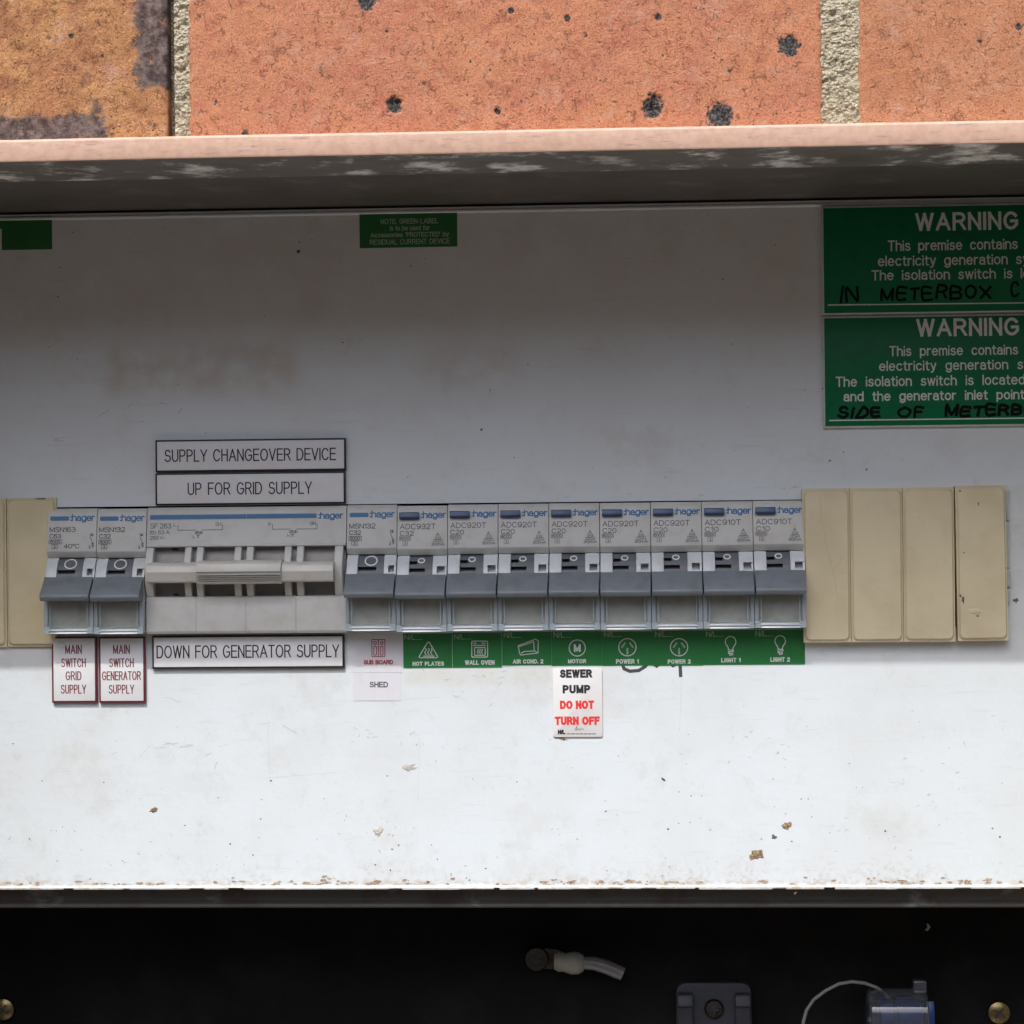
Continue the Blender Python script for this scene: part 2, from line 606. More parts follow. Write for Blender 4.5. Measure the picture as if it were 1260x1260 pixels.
def copy_tree(o, parent=None):
    c = o.copy()
    COL.objects.link(c)
    if parent is not None:
        c.parent = parent
    for ch in list(o.children):
        copy_tree(ch, c)
    return c


# ------------------------------------------------------------------ lettering: a monoline sans drawn as strokes
def arc(cx, cy, rx, ry, a0, a1, n=None):
    n = n or max(4, int(abs(a1 - a0) / 20))
    return [(cx + rx * math.cos(math.radians(a0 + (a1 - a0) * i / n)), cy + ry * math.sin(math.radians(a0 + (a1 - a0) * i / n))) for i in range(n + 1)]


def ell(cx, cy, rx, ry):
    return arc(cx, cy, rx, ry, 90, 450, 20)


G = {
    'A': (.70, [[(0, 0), (.35, 1), (.70, 0)], [(.13, .34), (.57, .34)]]),
    'B': (.60, [[(0, 0), (0, 1), (.32, 1)] + arc(.32, .765, .24, .235, 80, -80) + [(.32, .53), (0, .53)], [(.32, .53)] + arc(.33, .265, .27, .265, 80, -80) + [(.33, 0), (0, 0)]]),
    'C': (.68, [arc(.36, .5, .36, .5, 38, 322, 16)]),
    'D': (.64, [[(0, 0), (0, 1), (.28, 1)] + arc(.28, .5, .36, .5, 80, -80, 10) + [(.28, 0), (0, 0)]]),
    'E': (.55, [[(.55, 1), (0, 1), (0, 0), (.56, 0)], [(0, .53), (.50, .53)]]),
    'F': (.52, [[(.53, 1), (0, 1), (0, 0)], [(0, .52), (.46, .52)]]),
    'G': (.70, [arc(.36, .5, .36, .5, 40, 318, 16) + [(.70, .24), (.70, .47), (.40, .47)]]),
    'H': (.60, [[(0, 0), (0, 1)], [(.60, 0), (.60, 1)], [(0, .53), (.60, .53)]]),
    'I': (.0, [[(0, 0), (0, 1)]]),
    'J': (.45, [[(.45, 1), (.45, .25)] + arc(.22, .25, .22, .25, 0, -170)]),
    'K': (.60, [[(0, 0), (0, 1)], [(.58, 1), (0, .36)], [(.20, .58), (.60, 0)]]),
    'L': (.50, [[(0, 1), (0, 0), (.50, 0)]]),
    'M': (.72, [[(0, 0), (0, 1), (.36, .08), (.72, 1), (.72, 0)]]),
    'N': (.60, [[(0, 0), (0, 1), (.60, 0), (.60, 1)]]),
    'O': (.74, [ell(.37, .5, .37, .5)]),
    'P': (.57, [[(0, 0), (0, 1), (.32, 1)] + arc(.32, .735, .25, .265, 80, -80) + [(.32, .47), (0, .47)]]),
    'R': (.62, [[(0, 0), (0, 1), (.34, 1)] + arc(.34, .75, .25, .25, 80, -80) + [(.34, .50), (0, .50)], [(.34, .50), (.62, 0)]]),
    'S': (.60, [arc(.31, .745, .255, .255, 22, 235, 10) + arc(.30, .265, .30, .265, 55, -158, 10)]),
    'T': (.60, [[(0, 1), (.60, 1)], [(.30, 1), (.30, 0)]]),
    'U': (.60, [[(0, 1), (0, .3)] + arc(.30, .30, .30, .30, 190, 350, 9) + [(.60, .3), (.60, 1)]]),
    'V': (.64, [[(0, 1), (.32, 0), (.64, 1)]]),
    'W': (.92, [[(0, 1), (.23, 0), (.46, 1), (.69, 0), (.92, 1)]]),
    'X': (.62, [[(0, 0), (.62, 1)], [(0, 1), (.62, 0)]]),
    'Y': (.64, [[(0, 1), (.32, .42), (.64, 1)], [(.32, .42), (.32, 0)]]),
    '0': (.56, [ell(.28, .5, .28, .5)]),
    '1': (.26, [[(0, .78), (.17, .84), (.24, 1), (.24, 0)]]),
    '2': (.56, [arc(.28, .72, .27, .28, 165, -30, 9) + [(.30, .34), (.06, .12), (0, 0), (.56, 0)]]),
    '3': (.56, [arc(.27, .75, .25, .25, 160, -75, 10) + [(.20, .53)], [(.20, .53)] + arc(.27, .265, .28, .265, 78, -160, 10)]),
    '4': (.58, [[(.43, 0), (.43, 1), (0, .30), (.58, .30)]]),
    '5': (.56, [[(.52, 1), (.10, 1), (.04, .48)] + arc(.28, .31, .28, .31, 130, -155, 11)]),
    '6': (.56, [ell(.28, .31, .28, .31), arc(.31, .50, .31, .50, 48, 190, 8)]),
    '8': (.56, [ell(.28, .76, .24, .24), ell(.28, .26, .28, .26)]),
    '9': (.56, [ell(.28, .69, .28, .31), arc(.25, .50, .31, .50, 10, -132, 8)]),
    'a': (.50, [arc(.25, .47, .23, .25, 158, 0, 7) + [(.48, 0)], [(.48, .41)] + arc(.22, .205, .22, .205, 90, 270, 9) + [(.34, .02), (.48, .12)]]),
    'b': (.54, [[(0, 1), (0, 0)], ell(.27, .36, .27, .36)]),
    'c': (.50, [arc(.27, .36, .27, .36, 42, 318, 12)]),
    'd': (.54, [[(.54, 1), (.54, 0)], ell(.27, .36, .27, .36)]),
    'e': (.54, [[(.02, .38), (.54, .38)] + arc(.27, .36, .27, .36, 20, 318, 14)]),
    'f': (.30, [[(.11, 0), (.11, .82)] + arc(.26, .82, .15, .18, 170, 90, 4) + [(.32, 1)], [(0, .70), (.30, .70)]]),
    'g': (.54, [ell(.27, .36, .27, .36), [(.54, .72), (.54, -.02)] + arc(.28, -.02, .26, .25, -10, -155, 8)]),
    'h': (.50, [[(0, 0), (0, 1)], arc(.25, .45, .25, .27, 180, 0, 9) + [(.50, 0)]]),
    'i': (.0, [[(0, 0), (0, .64)], [(0, .92), (0, .96)]]),
    'k': (.48, [[(0, 0), (0, 1)], [(.44, .72), (0, .26)], [(.16, .42), (.48, 0)]]),
    'l': (.0, [[(0, 0), (0, 1)]]),
    'm': (.78, [[(0, 0), (0, .72)], arc(.195, .47, .195, .25, 180, 0, 8) + [(.39, 0)], arc(.585, .47, .195, .25, 180, 0, 8) + [(.78, 0)]]),
    'n': (.50, [[(0, 0), (0, .72)], arc(.25, .45, .25, .27, 180, 0, 9) + [(.50, 0)]]),
    'o': (.54, [ell(.27, .36, .27, .36)]),
    'p': (.54, [[(0, .72), (0, -.27)], ell(.27, .36, .27, .36)]),
    'r': (.30, [[(0, 0), (0, .72)], arc(.26, .42, .26, .28, 180, 82, 5)]),
    's': (.46, [arc(.235, .535, .19, .185, 22, 235, 9) + arc(.23, .19, .23, .19, 55, -158, 9)]),
    't': (.30, [[(.12, .92), (.12, .15)] + arc(.26, .15, .14, .15, 190, 270, 4) + [(.31, 0)], [(0, .70), (.30, .70)]]),
    'u': (.50, [[(0, .72), (0, .26)] + arc(.25, .26, .25, .26, 190, 350, 8) + [(.50, .26)], [(.50, .72), (.50, 0)]]),
    'v': (.48, [[(0, .72), (.24, 0), (.48, .72)]]),
    'w': (.74, [[(0, .72), (.19, 0), (.37, .72), (.55, 0), (.74, .72)]]),
    'y': (.48, [[(0, .72), (.25, .02)], [(.48, .72), (.22, -.12), (.13, -.25), (.03, -.26)]]),
    ':': (.07, [[(0, .08), (.07, .08)], [(0, .62), (.07, .62)]]),
    '.': (.0, [[(0, 0), (0, .08)]]),
    '/': (.26, [[(0, -.02), (.26, 1.02)]]),
    "'": (.0, [[(0, .78), (0, 1)]]),
    '_': (.30, [[(0, 0), (.30, 0)]]),
    '-': (.30, [[(0, .35), (.30, .35)]]),
    '~': (.40, [[(0, .3), (.1, .42), (.3, .28), (.4, .40)]]),
    '\u00b0': (.24, [ell(.12, .84, .12, .16)]),
}


def text_strokes(s, gap=0.21, space=0.42):
    x, out = 0.0, []
    for ch in s:
        if ch == ' ':
            x += space
            continue
        w, st = G[ch]
        for q in st:
            out.append([(x + a, b) for a, b in q])
        x += w + gap
    return out


def fit_strokes(strokes, x0, z0, x1, z1, w=0.0, lo=None, hi=None):
    xs = [p[0] for s in strokes for p in s]
    zs = [p[1] for s in strokes for p in s]
    a0, a1 = min(xs), max(xs)
    b0, b1 = (min(zs) if lo is None else lo), (max(zs) if hi is None else hi)
    kx = (x1 - x0 - w) / max(a1 - a0, 1e-6)
    kz = (z1 - z0 - w) / max(b1 - b0, 1e-6)
    return [[(x0 + w / 2 + (p[0] - a0) * kx, z0 + w / 2 + (p[1] - b0) * kz) for p in s] for s in strokes]


def split_sharp(s):
    out, cur = [], [s[0]]
    for i in range(1, len(s)):
        cur.append(s[i])
        if i < len(s) - 1:
            d1 = Vector((s[i][0] - s[i - 1][0], s[i][1] - s[i - 1][1]))
            d2 = Vector((s[i + 1][0] - s[i][0], s[i + 1][1] - s[i][1]))
            if d1.length > 1e-6 and d2.length > 1e-6 and d1.normalized().dot(d2.normalized()) < -0.15:
                out.append(cur)
                cur = [s[i]]
    out.append(cur)
    return out


def pen(mb, strokes, w, y, clip=None):
    n = 0
    for s0 in strokes:
        parts = split_sharp(s0)
        for s in parts:
            closed = len(s) > 3 and math.hypot(s[0][0] - s[-1][0], s[0][1] - s[-1][1]) < 1e-4
            if not closed and len(s) > 1:
                s = [Vector(p) for p in s]
                a, b = s[0] - s[1], s[-1] - s[-2]
                if a.length > 1e-6 and b.length > 1e-6:
                    s[0] = s[0] + a.normalized() * w * 0.5
                    s[-1] = s[-1] + b.normalized() * w * 0.5
            o = len(mb.v)
            mb.ribbon(s, w, y - 0.004 * (n % 12))
            m = (len(mb.v) - o) // 2
            mb.v[o:] = [(x, q - 0.0036 * (i % m) / m, z) for i, (x, q, z) in enumerate(mb.v[o:])]
            n += 1
            if clip:
                mb.v[o:] = [(x, q, min(max(z, clip[0]), clip[1])) for x, q, z in mb.v[o:]]


def strokes_mesh(name, strokes, w, mat, y, clip=None):
    mb = MB()
    pen(mb, strokes, w, y, clip)
    return mb.mesh(name, mat, smooth=False)


class Plate:
    """a flat label or sticker on the panel; pixel boxes are turned into millimetres on its own face"""

    def __init__(self, name, u0, v0, u1, v1, t, mat, label, cat, group=None, rim=None, round_=0.0, y=0.0, bevel=0.12, rot=0.0):
        self.cu, self.cv, self.t, self.y = (u0 + u1) / 2, (v0 + v1) / 2, t, y
        self.k = mpp(y - t)
        self.cx, self.cz = W(self.cu, self.cv, y - t)
        w, h = (u1 - u0) * self.k / 2, (v1 - v0) * self.k / 2
        self.w, self.h = w, h
        self.o = thing(name, (self.cx, y - 0.02, self.cz), label, cat, group)
        self.o.rotation_euler = (0, math.radians(rot), 0)
        self.rot = rot
        pts = self.outline(w, h, round_)
        if rim:
            MB().plate(pts, -t + 0.12, 0).build('backing', rim, self.o, bevel=0.08)
            e = 0.62
            MB().plate(self.outline(w - e, h - e, max(0, round_ - e)), -t, -t + 0.2).build('face', mat, self.o, bevel=0.05)
        else:
            MB().plate(pts, -t, 0).build('face', mat, self.o, bevel=bevel)

    def outline(self, w, h, r):
        if not r:
            return [(-w, -h), (w, -h), (w, h), (-w, h)]
        pts = []
        for sx, sz, a in ((1, -1, -90), (1, 1, 0), (-1, 1, 90), (-1, -1, 180)):
            pts += arc(sx * (w - r), sz * (h - r), r, r, a, a + 90, 4)
        return pts

    def loc(self, u, v):
        # the photograph is rolled a little: keep the lettering parallel to the plate
        X, Z = W(u, v, self.y - self.t)
        return X - self.cx, Z - self.cz

    def text(self, s, u0, v0, u1, v1, mat, w=0.09, name='lettering', **kw):
        """w: stroke width as a share of the height of the box"""
        um, vm = (u0 + u1) / 2, (v0 + v1) / 2
        x, z = self.loc(um, vm)
        hw, hh = (u1 - u0) * self.k / 2, (v1 - v0) * self.k / 2
        st = s if isinstance(s, list) else text_strokes(s, **kw)
        sw = w * 2 * hh * 1.22
        me = strokes_mesh(name, fit_strokes(st, x - hw, z - hh, x + hw, z + hh, sw), sw, mat, -self.t - 0.03, (z - hh, z + hh))
        return link(name, me, self.o)

    def icon(self, strokes, mat, w_px, name='symbol'):
        st = [[self.loc(u, v) for u, v in s] for s in strokes]
        return link(name, strokes_mesh(name, st, w_px * self.k, mat, -self.t - 0.03), self.o)


# ------------------------------------------------------------------ ground
# added, unseen: paving that bounces light into the shade, a bank blocking low sky
gp = [(60000, -1250), (-1150, -1250), (-1350, -1160), (-1700, -560), (-2100, 220), (-2400, 690), (-2700, 930), (-3300, 1050), (-9000, 1150), (-60000, 1150)]
gx = [-60000, -9000] + [-6000 + 600 * i for i in range(21)] + [9000, 60000]
vs = [(x, y, z + (60 * noise.noise(Vector((x * .0011, y * .0017, 2))) if z > -1200 else 0)) for y, z in gp for x in gx]
nn_ = len(gx)
gm = MB().add(vs, [(j * nn_ + i, j * nn_ + i + 1, (j + 1) * nn_ + i + 1, (j + 1) * nn_ + i) for j in range(len(gp) - 1) for i in range(nn_ - 1)])
tag(gm.build('ground', 'paving_brown', smooth=True), kind='structure')
tag(MB().box(-9000, 9000, -1130, -60, -1249, -1246).build('path', 'concrete', smooth=False), kind='structure')  # added out of view to bounce light up into the shaded box

# ------------------------------------------------------------------ brick wall over the meter box
Y_BRICK, Y_FRAME = -112.0, -120.0


def make_brick(x0, x1, z0, z1, mat, parent, seed, pits=(), burn=None, step=0.5, rough=0.42, depth=60):
    nx, nz = max(2, int((x1 - x0) / step)), max(2, int((z1 - z0) / step))
    cx, cz = (x0 + x1) / 2, (z0 + z1) / 2
    vs, fs, slag, brn = [], [], [], []
    for j in range(nz + 1):
        z = z0 + (z1 - z0) * j / nz
        for i in range(nx + 1):
            x = x0 + (x1 - x0) * i / nx
            p = Vector((x * 0.09 + seed * 17, z * 0.09, seed))
            d = noise.fractal(p, 0.8, 2.1, 4) * rough + noise.noise(p * 7) * rough * 0.22
            e = min(x - x0, x1 - x, z - z0, z1 - z)
            rr = 1.6 + 0.8 * noise.noise(Vector((x * 0.2, z * 0.2, seed + 5)))
            dep = -d
            if e < rr:
                dep += (rr - e) ** 2 * 0.42
            s = 0.0
            for (px, pz, pr, pd) in pits:
                q = math.hypot(x - px, (z - pz) * 0.92) / pr
                if q < 1.6:
                    q += 0.35 * noise.noise(Vector((x * 0.7, z * 0.7, seed + 9)))
                    s = max(s, min(1, max(0, 1.35 - q)) * (1.0 if pd > .7 else 0.45 + pd * .4))
                    if q < 1.0:
                        dep += pd * (1 - q * q) * (0.7 + 0.6 * noise.noise(Vector((x * 1.1, z * 1.1, 3))))
            slag.append(s)
            brn.append(burn(x, z) if burn else 0.0)
            vs.append((x - cx, dep, z - cz))
    nxx = nx + 1
    for j in range(nz):
        for i in range(nx):
            a = j * nxx + i
            fs.append((a, a + 1, a + nxx + 1, a + nxx))
    ring = [i for i in range(nxx)] + [j * nxx + nx for j in range(1, nz + 1)] + [nz * nxx + i for i in range(nx - 1, -1, -1)] + [j * nxx for j in range(nz - 1, 0, -1)]
    off = len(vs)
    for r in ring:
        vs.append((vs[r][0], depth, vs[r][2]))
        slag.append(0)
        brn.append(brn[r])
    m = len(ring)
    for k in range(m):
        fs.append((ring[(k + 1) % m], ring[k], off + k, off + (k + 1) % m))
    fs.append([off + k for k in range(m)])
    me = bpy.data.meshes.new('brick')
    me.from_pydata([tuple(c * MM for c in v) for v in vs], [], fs)
    me.polygons.foreach_set('use_smooth', [True] * len(me.polygons))
    me.set_sharp_from_angle(angle=math.radians(60))
    for nm, arr in (('slag', slag), ('burn', brn)):
        at = me.attributes.new(nm, 'FLOAT', 'POINT')
        at.data.foreach_set('value', arr)
    me.materials.append(MATS[mat])
    return link('brick', me, parent, (cx, Y_BRICK, cz))


def B(u, v):
    return W(u, v, Y_BRICK)


zt = B(630, 175)[1]                    # brickwork starts just behind the top edge of the frame
z_lo, z_hi = zt - 2.0, zt + 68.0
xa0, xa1 = B(232, 90)[0], B(1012, 90)[0]
xl1, xr0 = B(206, 90)[0], B(1056, 90)[0]
BL = xa1 - xa0
wall = tag(link('brick_wall', None, None, (0, 0, z_lo)), 'salmon and ochre brick course with sandy mortar joints above the metal frame', 'brick wall')
wall.location = (0, 0, 0)
ZSOFF = W(630, 187, Y_FRAME)[1]


def pits_px(lst):
    return [(*B(u, v), r, d) for u, v, r, d in lst]


def burn_left(x, z):
    bx, bz = B(167, 60)
    n1 = 0.25 * noise.noise(Vector((x * 0.12, z * 0.12, 4.0)))
    a = min(1, max(0, (x - bx) / 5 + 0.55)) * min(1, max(0, (z - B(180, 112)[1]) / 4 + 0.5))
    lb = B(60, 143)[1]
    b = min(1, max(0, (lb - z) / 3.5 + 0.62)) * min(1, max(0, (B(150, 100)[0] - x) / 8 + 0.3))
    c = max(0, 1 - math.hypot(x - B(107, 88)[0], z - B(107, 88)[1]) / 5.0) * 0.62
    d = max(0, 1 - math.hypot(x - B(118, 138)[0], z - B(118, 138)[1]) / 6.0) * 0.75
    e = max(0, 1 - math.hypot(x - B(190, 155)[0], z - B(190, 155)[1]) / 4.0) * 0.9
    return max(a, b, c, d, e) * 0.85 + n1 * 0.3


make_brick(xl1 - BL, xl1, z_lo, z_hi, 'brick_ochre', wall, 1.3, pits_px([(88, 44, 1.0, .8), (60, 47, .8, .7), (126, 69, .7, .6), (73, 72, .6, .5), (40, 92, .5, .4)]), burn_left, rough=0.62)
make_brick(xa0, xa1, z_lo, z_hi, 'brick_salmon', wall, 2.1, pits_px([
    (485, 129, 2.6, 2.2), (803, 131, 3.7, 2.4), (886, 143, 4.6, 0.9), (971, 56, 3.6, 1.1), (612, 137, 1.1, 1.2), (698, 22, 1.2, 1.0), (810, 21, 1.2, 1.0), (452, 1, 3.0, 1.5), (629, 13, 1.0, .8),
    (265, 126, 1.2, .3), (302, 165, 2.0, .5), (476, 40, 1.1, .4), (720, 43, .8, .6), (580, 76, .9, .2), (603, 88, .9, .2), (575, 117, 1.0, .2), (642, 124, .9, .3), (522, 103, .6, .8), (248, 20, 2.2, .1), (739, 129, .5, .7),
    (815, 68, .8, .3), (898, 86, 1.0, .3)]), rough=0.36)
make_brick(xr0, xr0 + BL, z_lo, z_hi, 'brick_tan', wall, 3.7, pits_px([(1205, 50, 1.2, .3), (1253, 33, 1.0, .8), (1188, 30, .8, .2), (1250, 90, .7, .6), (1190, 90, .6, .4)]), rough=0.36)
GAP = xr0 - xa1
for k in range(2):
    make_brick(xl1 - BL * (k + 2) - GAP * (k + 1), xl1 - BL * (k + 1) - GAP * (k + 1), z_lo, z_hi, ('brick_salmon', 'brick_tan')[k], wall, 6.1 + k, step=2.0)
    make_brick(xr0 + BL * (k + 1) + GAP * (k + 1), xr0 + BL * (k + 2) + GAP * (k + 1), z_lo, z_hi, ('brick_salmon', 'brick_ochre')[k], wall, 8.1 + k, step=2.0)
for row in range(1, 3):                # courses above the frame of the photograph, half a brick over
    za = z_lo + row * (70 + GAP)
    for k in range(-3, 3):
        xs = xa0 + BL / 2 + k * (BL + GAP) + (row - 1) * (BL + GAP) / 2
        make_brick(xs, xs + BL, za, za + 70, ('brick_salmon', 'brick_tan', 'brick_ochre')[(k + row) % 3], wall, 11 + row * 7 + k, step=2.5)


def rough_slab(x0, x1, z0, z1, step, seed, amp, yb=40):
    nx, nz = max(3, int((x1 - x0) / step)), max(3, int((z1 - z0) / step))
    mb = MB()
    vs, fs = [], []
    for j in range(nz + 1):
        for i in range(nx + 1):
            x, z = x0 + (x1 - x0) * i / nx, z0 + (z1 - z0) * j / nz
            p = Vector((x * 0.35, z * 0.35, seed))
            d = noise.fractal(p, 0.7, 2.2, 4) * amp + abs(noise.noise(p * 2.3)) * amp * 0.9
            h = noise.noise(Vector((x * 0.16, z * 0.13, seed + 3)))
            if h > 0.42:
                d -= (h - 0.42) * 9
            vs.append((x, -d, z))
    n = nx + 1
    for j in range(nz):
        for i in range(nx):
            a = j * n + i
            fs.append((a, a + 1, a + n + 1, a + n))
    mb.add(vs, fs)
    mb.box(x0 + .1, x1 - .1, 3, yb, z0 + .1, z1 - .1)
    return mb


xm0, xm1 = B(211.5, 90)[0], B(231.5, 90)[0]
rough_slab(xm0 + 0.6, xa0 + 0.6, z_lo, z_hi, 0.5, 1.0, 0.9).build('mortar_joint', 'mortar_sand', wall, (0, Y_BRICK + 1.3, 0))
rough_slab(xa1 - 0.6, xr0 + 0.6, z_lo, z_hi, 0.5, 5.0, 0.9).build('mortar_joint', 'mortar_sand', wall, (0, Y_BRICK + 0.9, 0))
MB().box(-900, 900, 6, 90, ZSOFF + 4, z_lo + 3 * (70 + GAP)).build('mortar_bed', 'mortar_sand', wall, (0, Y_BRICK, 0))

# ------------------------------------------------------------------ meter box: frame, soffit, rail, black back board
BX0, BX1 = W(-190, 650)[0], W(1500, 650)[0]
ZS = W(630, 187, Y_FRAME)[1]           # underside of the top flange
ZP = W(630, 159, Y_FRAME)[1]           # top edge of the pink front
ZBOT = -360.0
box = tag(link('meter_box', None, None, (0, 0, 0)), 'open recessed metal meter box with worn pink frame and black back board', 'meter box')


def flange_face():
    mb = MB()
    n = 120
    x0, x1 = BX0 - 14, BX1 + 14
    prof = lambda x: [(-Y_FRAME, ZS), (-Y_FRAME + 0.25, ZS + 0.5), (-Y_FRAME + 0.15, ZP - 0.9), (-Y_FRAME - 0.5, ZP - 0.15 + 0.10 * noise.noise(Vector((x * 0.08, 0, 1)))), (-Y_BRICK - 1.5, ZP - 0.1), (-Y_BRICK - 1.5, ZS + 1.2), (-Y_FRAME - 1.2, ZS + 1.2), (-Y_FRAME - 1.2, ZS)]
    m = 8
    vs = []
    for i in range(n + 1):
        x = x0 + (x1 - x0) * i / n
        dz = 0.16 * noise.noise(Vector((x * 0.012, 3, 1)))
        vs += [(x, -p, z + dz) for p, z in prof(x)]
    fs = [list(range(m)), list(range(n * m + m - 1, n * m - 1, -1))]
    for i in range(n):
        for k in range(m):
            fs.append((i * m + k, (i + 1) * m + k, (i + 1) * m + (k + 1) % m, i * m + (k + 1) % m))
    return mb.add(vs, fs)


flange_face().build('frame_top', 'frame_pink_paint', box)
for s, xx in ((-1, BX0), (1, BX1)):
    a, b = (xx - 7, xx) if s < 0 else (xx, xx + 7)
    MB().box(a, b, Y_FRAME, Y_BRICK + 1.5, ZBOT, ZS - 0.2).build('frame_side', 'frame_pink_paint', box, bevel=0.4)
    MB().box(a + 0.4, b - 0.4, Y_BRICK + 1.4, 75, ZBOT, ZS - 0.3).build('side_wall', 'galvanised_dark', box)
    MB().box(min(xx, xx + s * 500), max(xx, xx + s * 500), Y_BRICK + 6, 80, ZBOT, z_lo - 1.2).build('side_return', 'mortar_sand', box)
MB().box(BX0 - 7, BX1 + 7, Y_FRAME, Y_BRICK + 1.5, ZBOT - 7, ZBOT - 0.2).build('frame_bottom', 'frame_pink_paint', box, bevel=0.4)
MB().box(BX0 - 7, BX1 + 7, Y_BRICK + 2, 75, ZBOT - 7, ZBOT - 0.4).build('bottom_wall', 'galvanised_dark', box)
# soffit: front flange with a rolled edge, then the roof of the box a step higher
MB().prism([(118.6, ZS + 0.02), (80, ZS + 0.05), (77.6, ZS + 0.5), (77.0, ZS + 2.6), (118.6, ZS + 2.6)], BX0, BX1).build('top_flange', 'galvanised_patchy', box, bevel=0.3)
MB().box(BX0, BX1, -76.8, 75, ZS + 1.7, ZS + 3.2).build('roof_sheet', 'galvanised_dark', box)
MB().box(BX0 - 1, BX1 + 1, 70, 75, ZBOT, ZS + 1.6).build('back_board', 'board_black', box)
# rail under the panel
zr0, zr1 = W(630, 1116.5, 10)[1], W(630, 1086, 10)[1]
MB().prism([(-10, zr1), (-10, zr0 + 2.6), (-8.6, zr0 + 1.4), (-8.4, zr0 + 0.6), (-9.2, zr0), (-32, zr0), (-32, zr0 + 1.2), (-12.0, zr0 + 1.4), (-12.0, zr1)], BX0, BX1).build('support_rail', 'rail_metal', box, bevel=0.15)

# ------------------------------------------------------------------ white panel with the cut-out for the row of breakers
zt_p, zb_p = W(630, 253.4)[1], W(630, 1091)[1]
X_END = W(990, 690, -3)[0]             # right end of the breaker row
Z_ROW = W(600, 620.5, -2.5)[1]         # top of the row
MODW = 17.5
HROW = 43.4
hx0, hx1 = BX0 + 40, W(1239.0, 690)[0]
hz0, hz1 = Z_ROW - HROW - 0.4, Z_ROW + 0.55
px0, px1 = BX0 + 1.5, BX1 - 1.5
panel = tag(link('switchboard_panel', None, None, (0, 0, 0)), 'large white painted metal panel, scuffed and dusty along its bottom edge', 'panel')
mb = MB()
outer = [(px0, zb_p), (px1, zb_p), (px1, zt_p), (px0, zt_p)]
inner = [(hx0, hz0), (hx1, hz0), (hx1, hz1), (hx0, hz1)]
vs = [(x, 0, z) for x, z in outer] + [(x, 0, z) for x, z in inner] + [(x, 1.6, z) for x, z in outer] + [(x, 1.6, z) for x, z in inner]
fs = []
for i in range(4):
    j = (i + 1) % 4
    fs += [(i, j, 4 + j, 4 + i), (8 + i, 12 + i, 12 + j, 8 + j), (i, 8 + i, 8 + j, j), (4 + i, 4 + j, 12 + j, 12 + i)]
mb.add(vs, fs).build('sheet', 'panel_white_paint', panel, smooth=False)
# pressed bead along the top
zb1 = zt_p - 1.5
MB().prism([(0.01, zt_p), (0.10, zb1 + 0.7), (0.5, zb1 + 0.3), (0.5, zb1 - 0.2), (0.01, zb1 - 0.7), (-1, zb1 - 0.7), (-1, zt_p)], px0, px1).build('top_bead', 'panel_white_paint', panel)
# turned lip at the bottom, broken by chips
mb = MB()
rnd = random.Random(5)
x = px0
while x < px1:
    L = rnd.uniform(6, 26)
    chip = rnd.uniform(1.2, 6.0) if rnd.random() < 0.75 else 0
    hgt = 0.72 + rnd.uniform(-.12, .12)
    xe = min(x + L, px1)
    mb.prism([(0.02, zb_p + 0.6), (1.0, zb_p + 0.3), (1.25, zb_p - 0.1), (1.15, zb_p - hgt), (0.3, zb_p - hgt), (0.0, zb_p)], x, xe)
    if chip and xe + chip < px1:
        mb.prism([(0.02, zb_p + 0.55), (0.9, zb_p + 0.25), (1.1, zb_p - 0.1), (0.9, zb_p - 0.25 - rnd.random() * .3), (0.3, zb_p - 0.35), (0.0, zb_p)], xe, xe + chip)
    x = xe + chip
mb.build('bottom_lip', 'panel_white_paint', panel)


def blob(x, z, rx, rz, seed, n=14, y=-0.05, rot=0.0, spiky=0.45):
    r_ = random.Random(seed)
    pts = []
    for k in range(n):
        a = 2 * math.pi * k / n
        q = 1 + r_.uniform(-spiky, spiky)
        px, pz = rx * q * math.cos(a), rz * q * math.sin(a)
        pts.append((x + px * math.cos(rot) - pz * math.sin(rot), z + px * math.sin(rot) + pz * math.cos(rot)))
    return pts


def clump(name, u, v, ru, rv, mat, seed, t=0.25, rot=0.0):
    X, Z = W(u, v)
    k = mpp()
    pts = blob(0, 0, ru * k, rv * k, seed, rot=rot)
    n = len(pts)
    r_ = random.Random(seed + 1)
    mb = MB()
    vs = [(a, -0.01, b) for a, b in pts] + [(a * .72, -t * r_.uniform(.5, 1.1), b * .72) for a, b in pts] + [(0, -t * .8, 0)]
    fs = [(i, (i + 1) % n, n + (i + 1) % n, n + i) for i in range(n)] + [(n + i, n + (i + 1) % n, 2 * n) for i in range(n)]
    mb.add(vs, fs)
    return mb.build(name, mat, panel, (X, 0, Z))


clump('paint_chip', 930.5, 1052.5, 8.5, 6.5, 'dirt_brown', 11)
clump('paint_chip', 968.5, 1015.5, 5.6, 5.2, 'dirt_brown', 12)
clump('paint_chip', 189, 997, 5.5, 3.6, 'dirt_brown', 13)
clump('paint_chip', 466, 1023, 6.5, 5.0, 'scuff_grey', 14)
clump('paint_chip', 690, 908, 7.5, 2.2, 'dirt_brown', 15, rot=-0.3)
clump('paint_chip', 816, 959, 3.5, 1.4, 'dirt_dark', 16, rot=-0.6)
clump('paint_chip', 952, 1030, 3.4, 2.4, 'dirt_dark', 17, rot=-0.5)
clump('paint_chip', 503, 944, 9, 5, 'scuff_grey', 18, rot=0.2)
clump('paint_chip', 367, 310, 2.3, 2.3, 'dirt_dark', 19, 0.5)
clump('paint_chip', 1250, 739, 2.8, 2.4, 'dirt_dark', 20)
clump('paint_chip', 424, 262, 3.5, 1.8, 'dirt_dark', 21)
clump('paint_chip', 1013, 478, 1.8, 1.4, 'dirt_dark', 22)

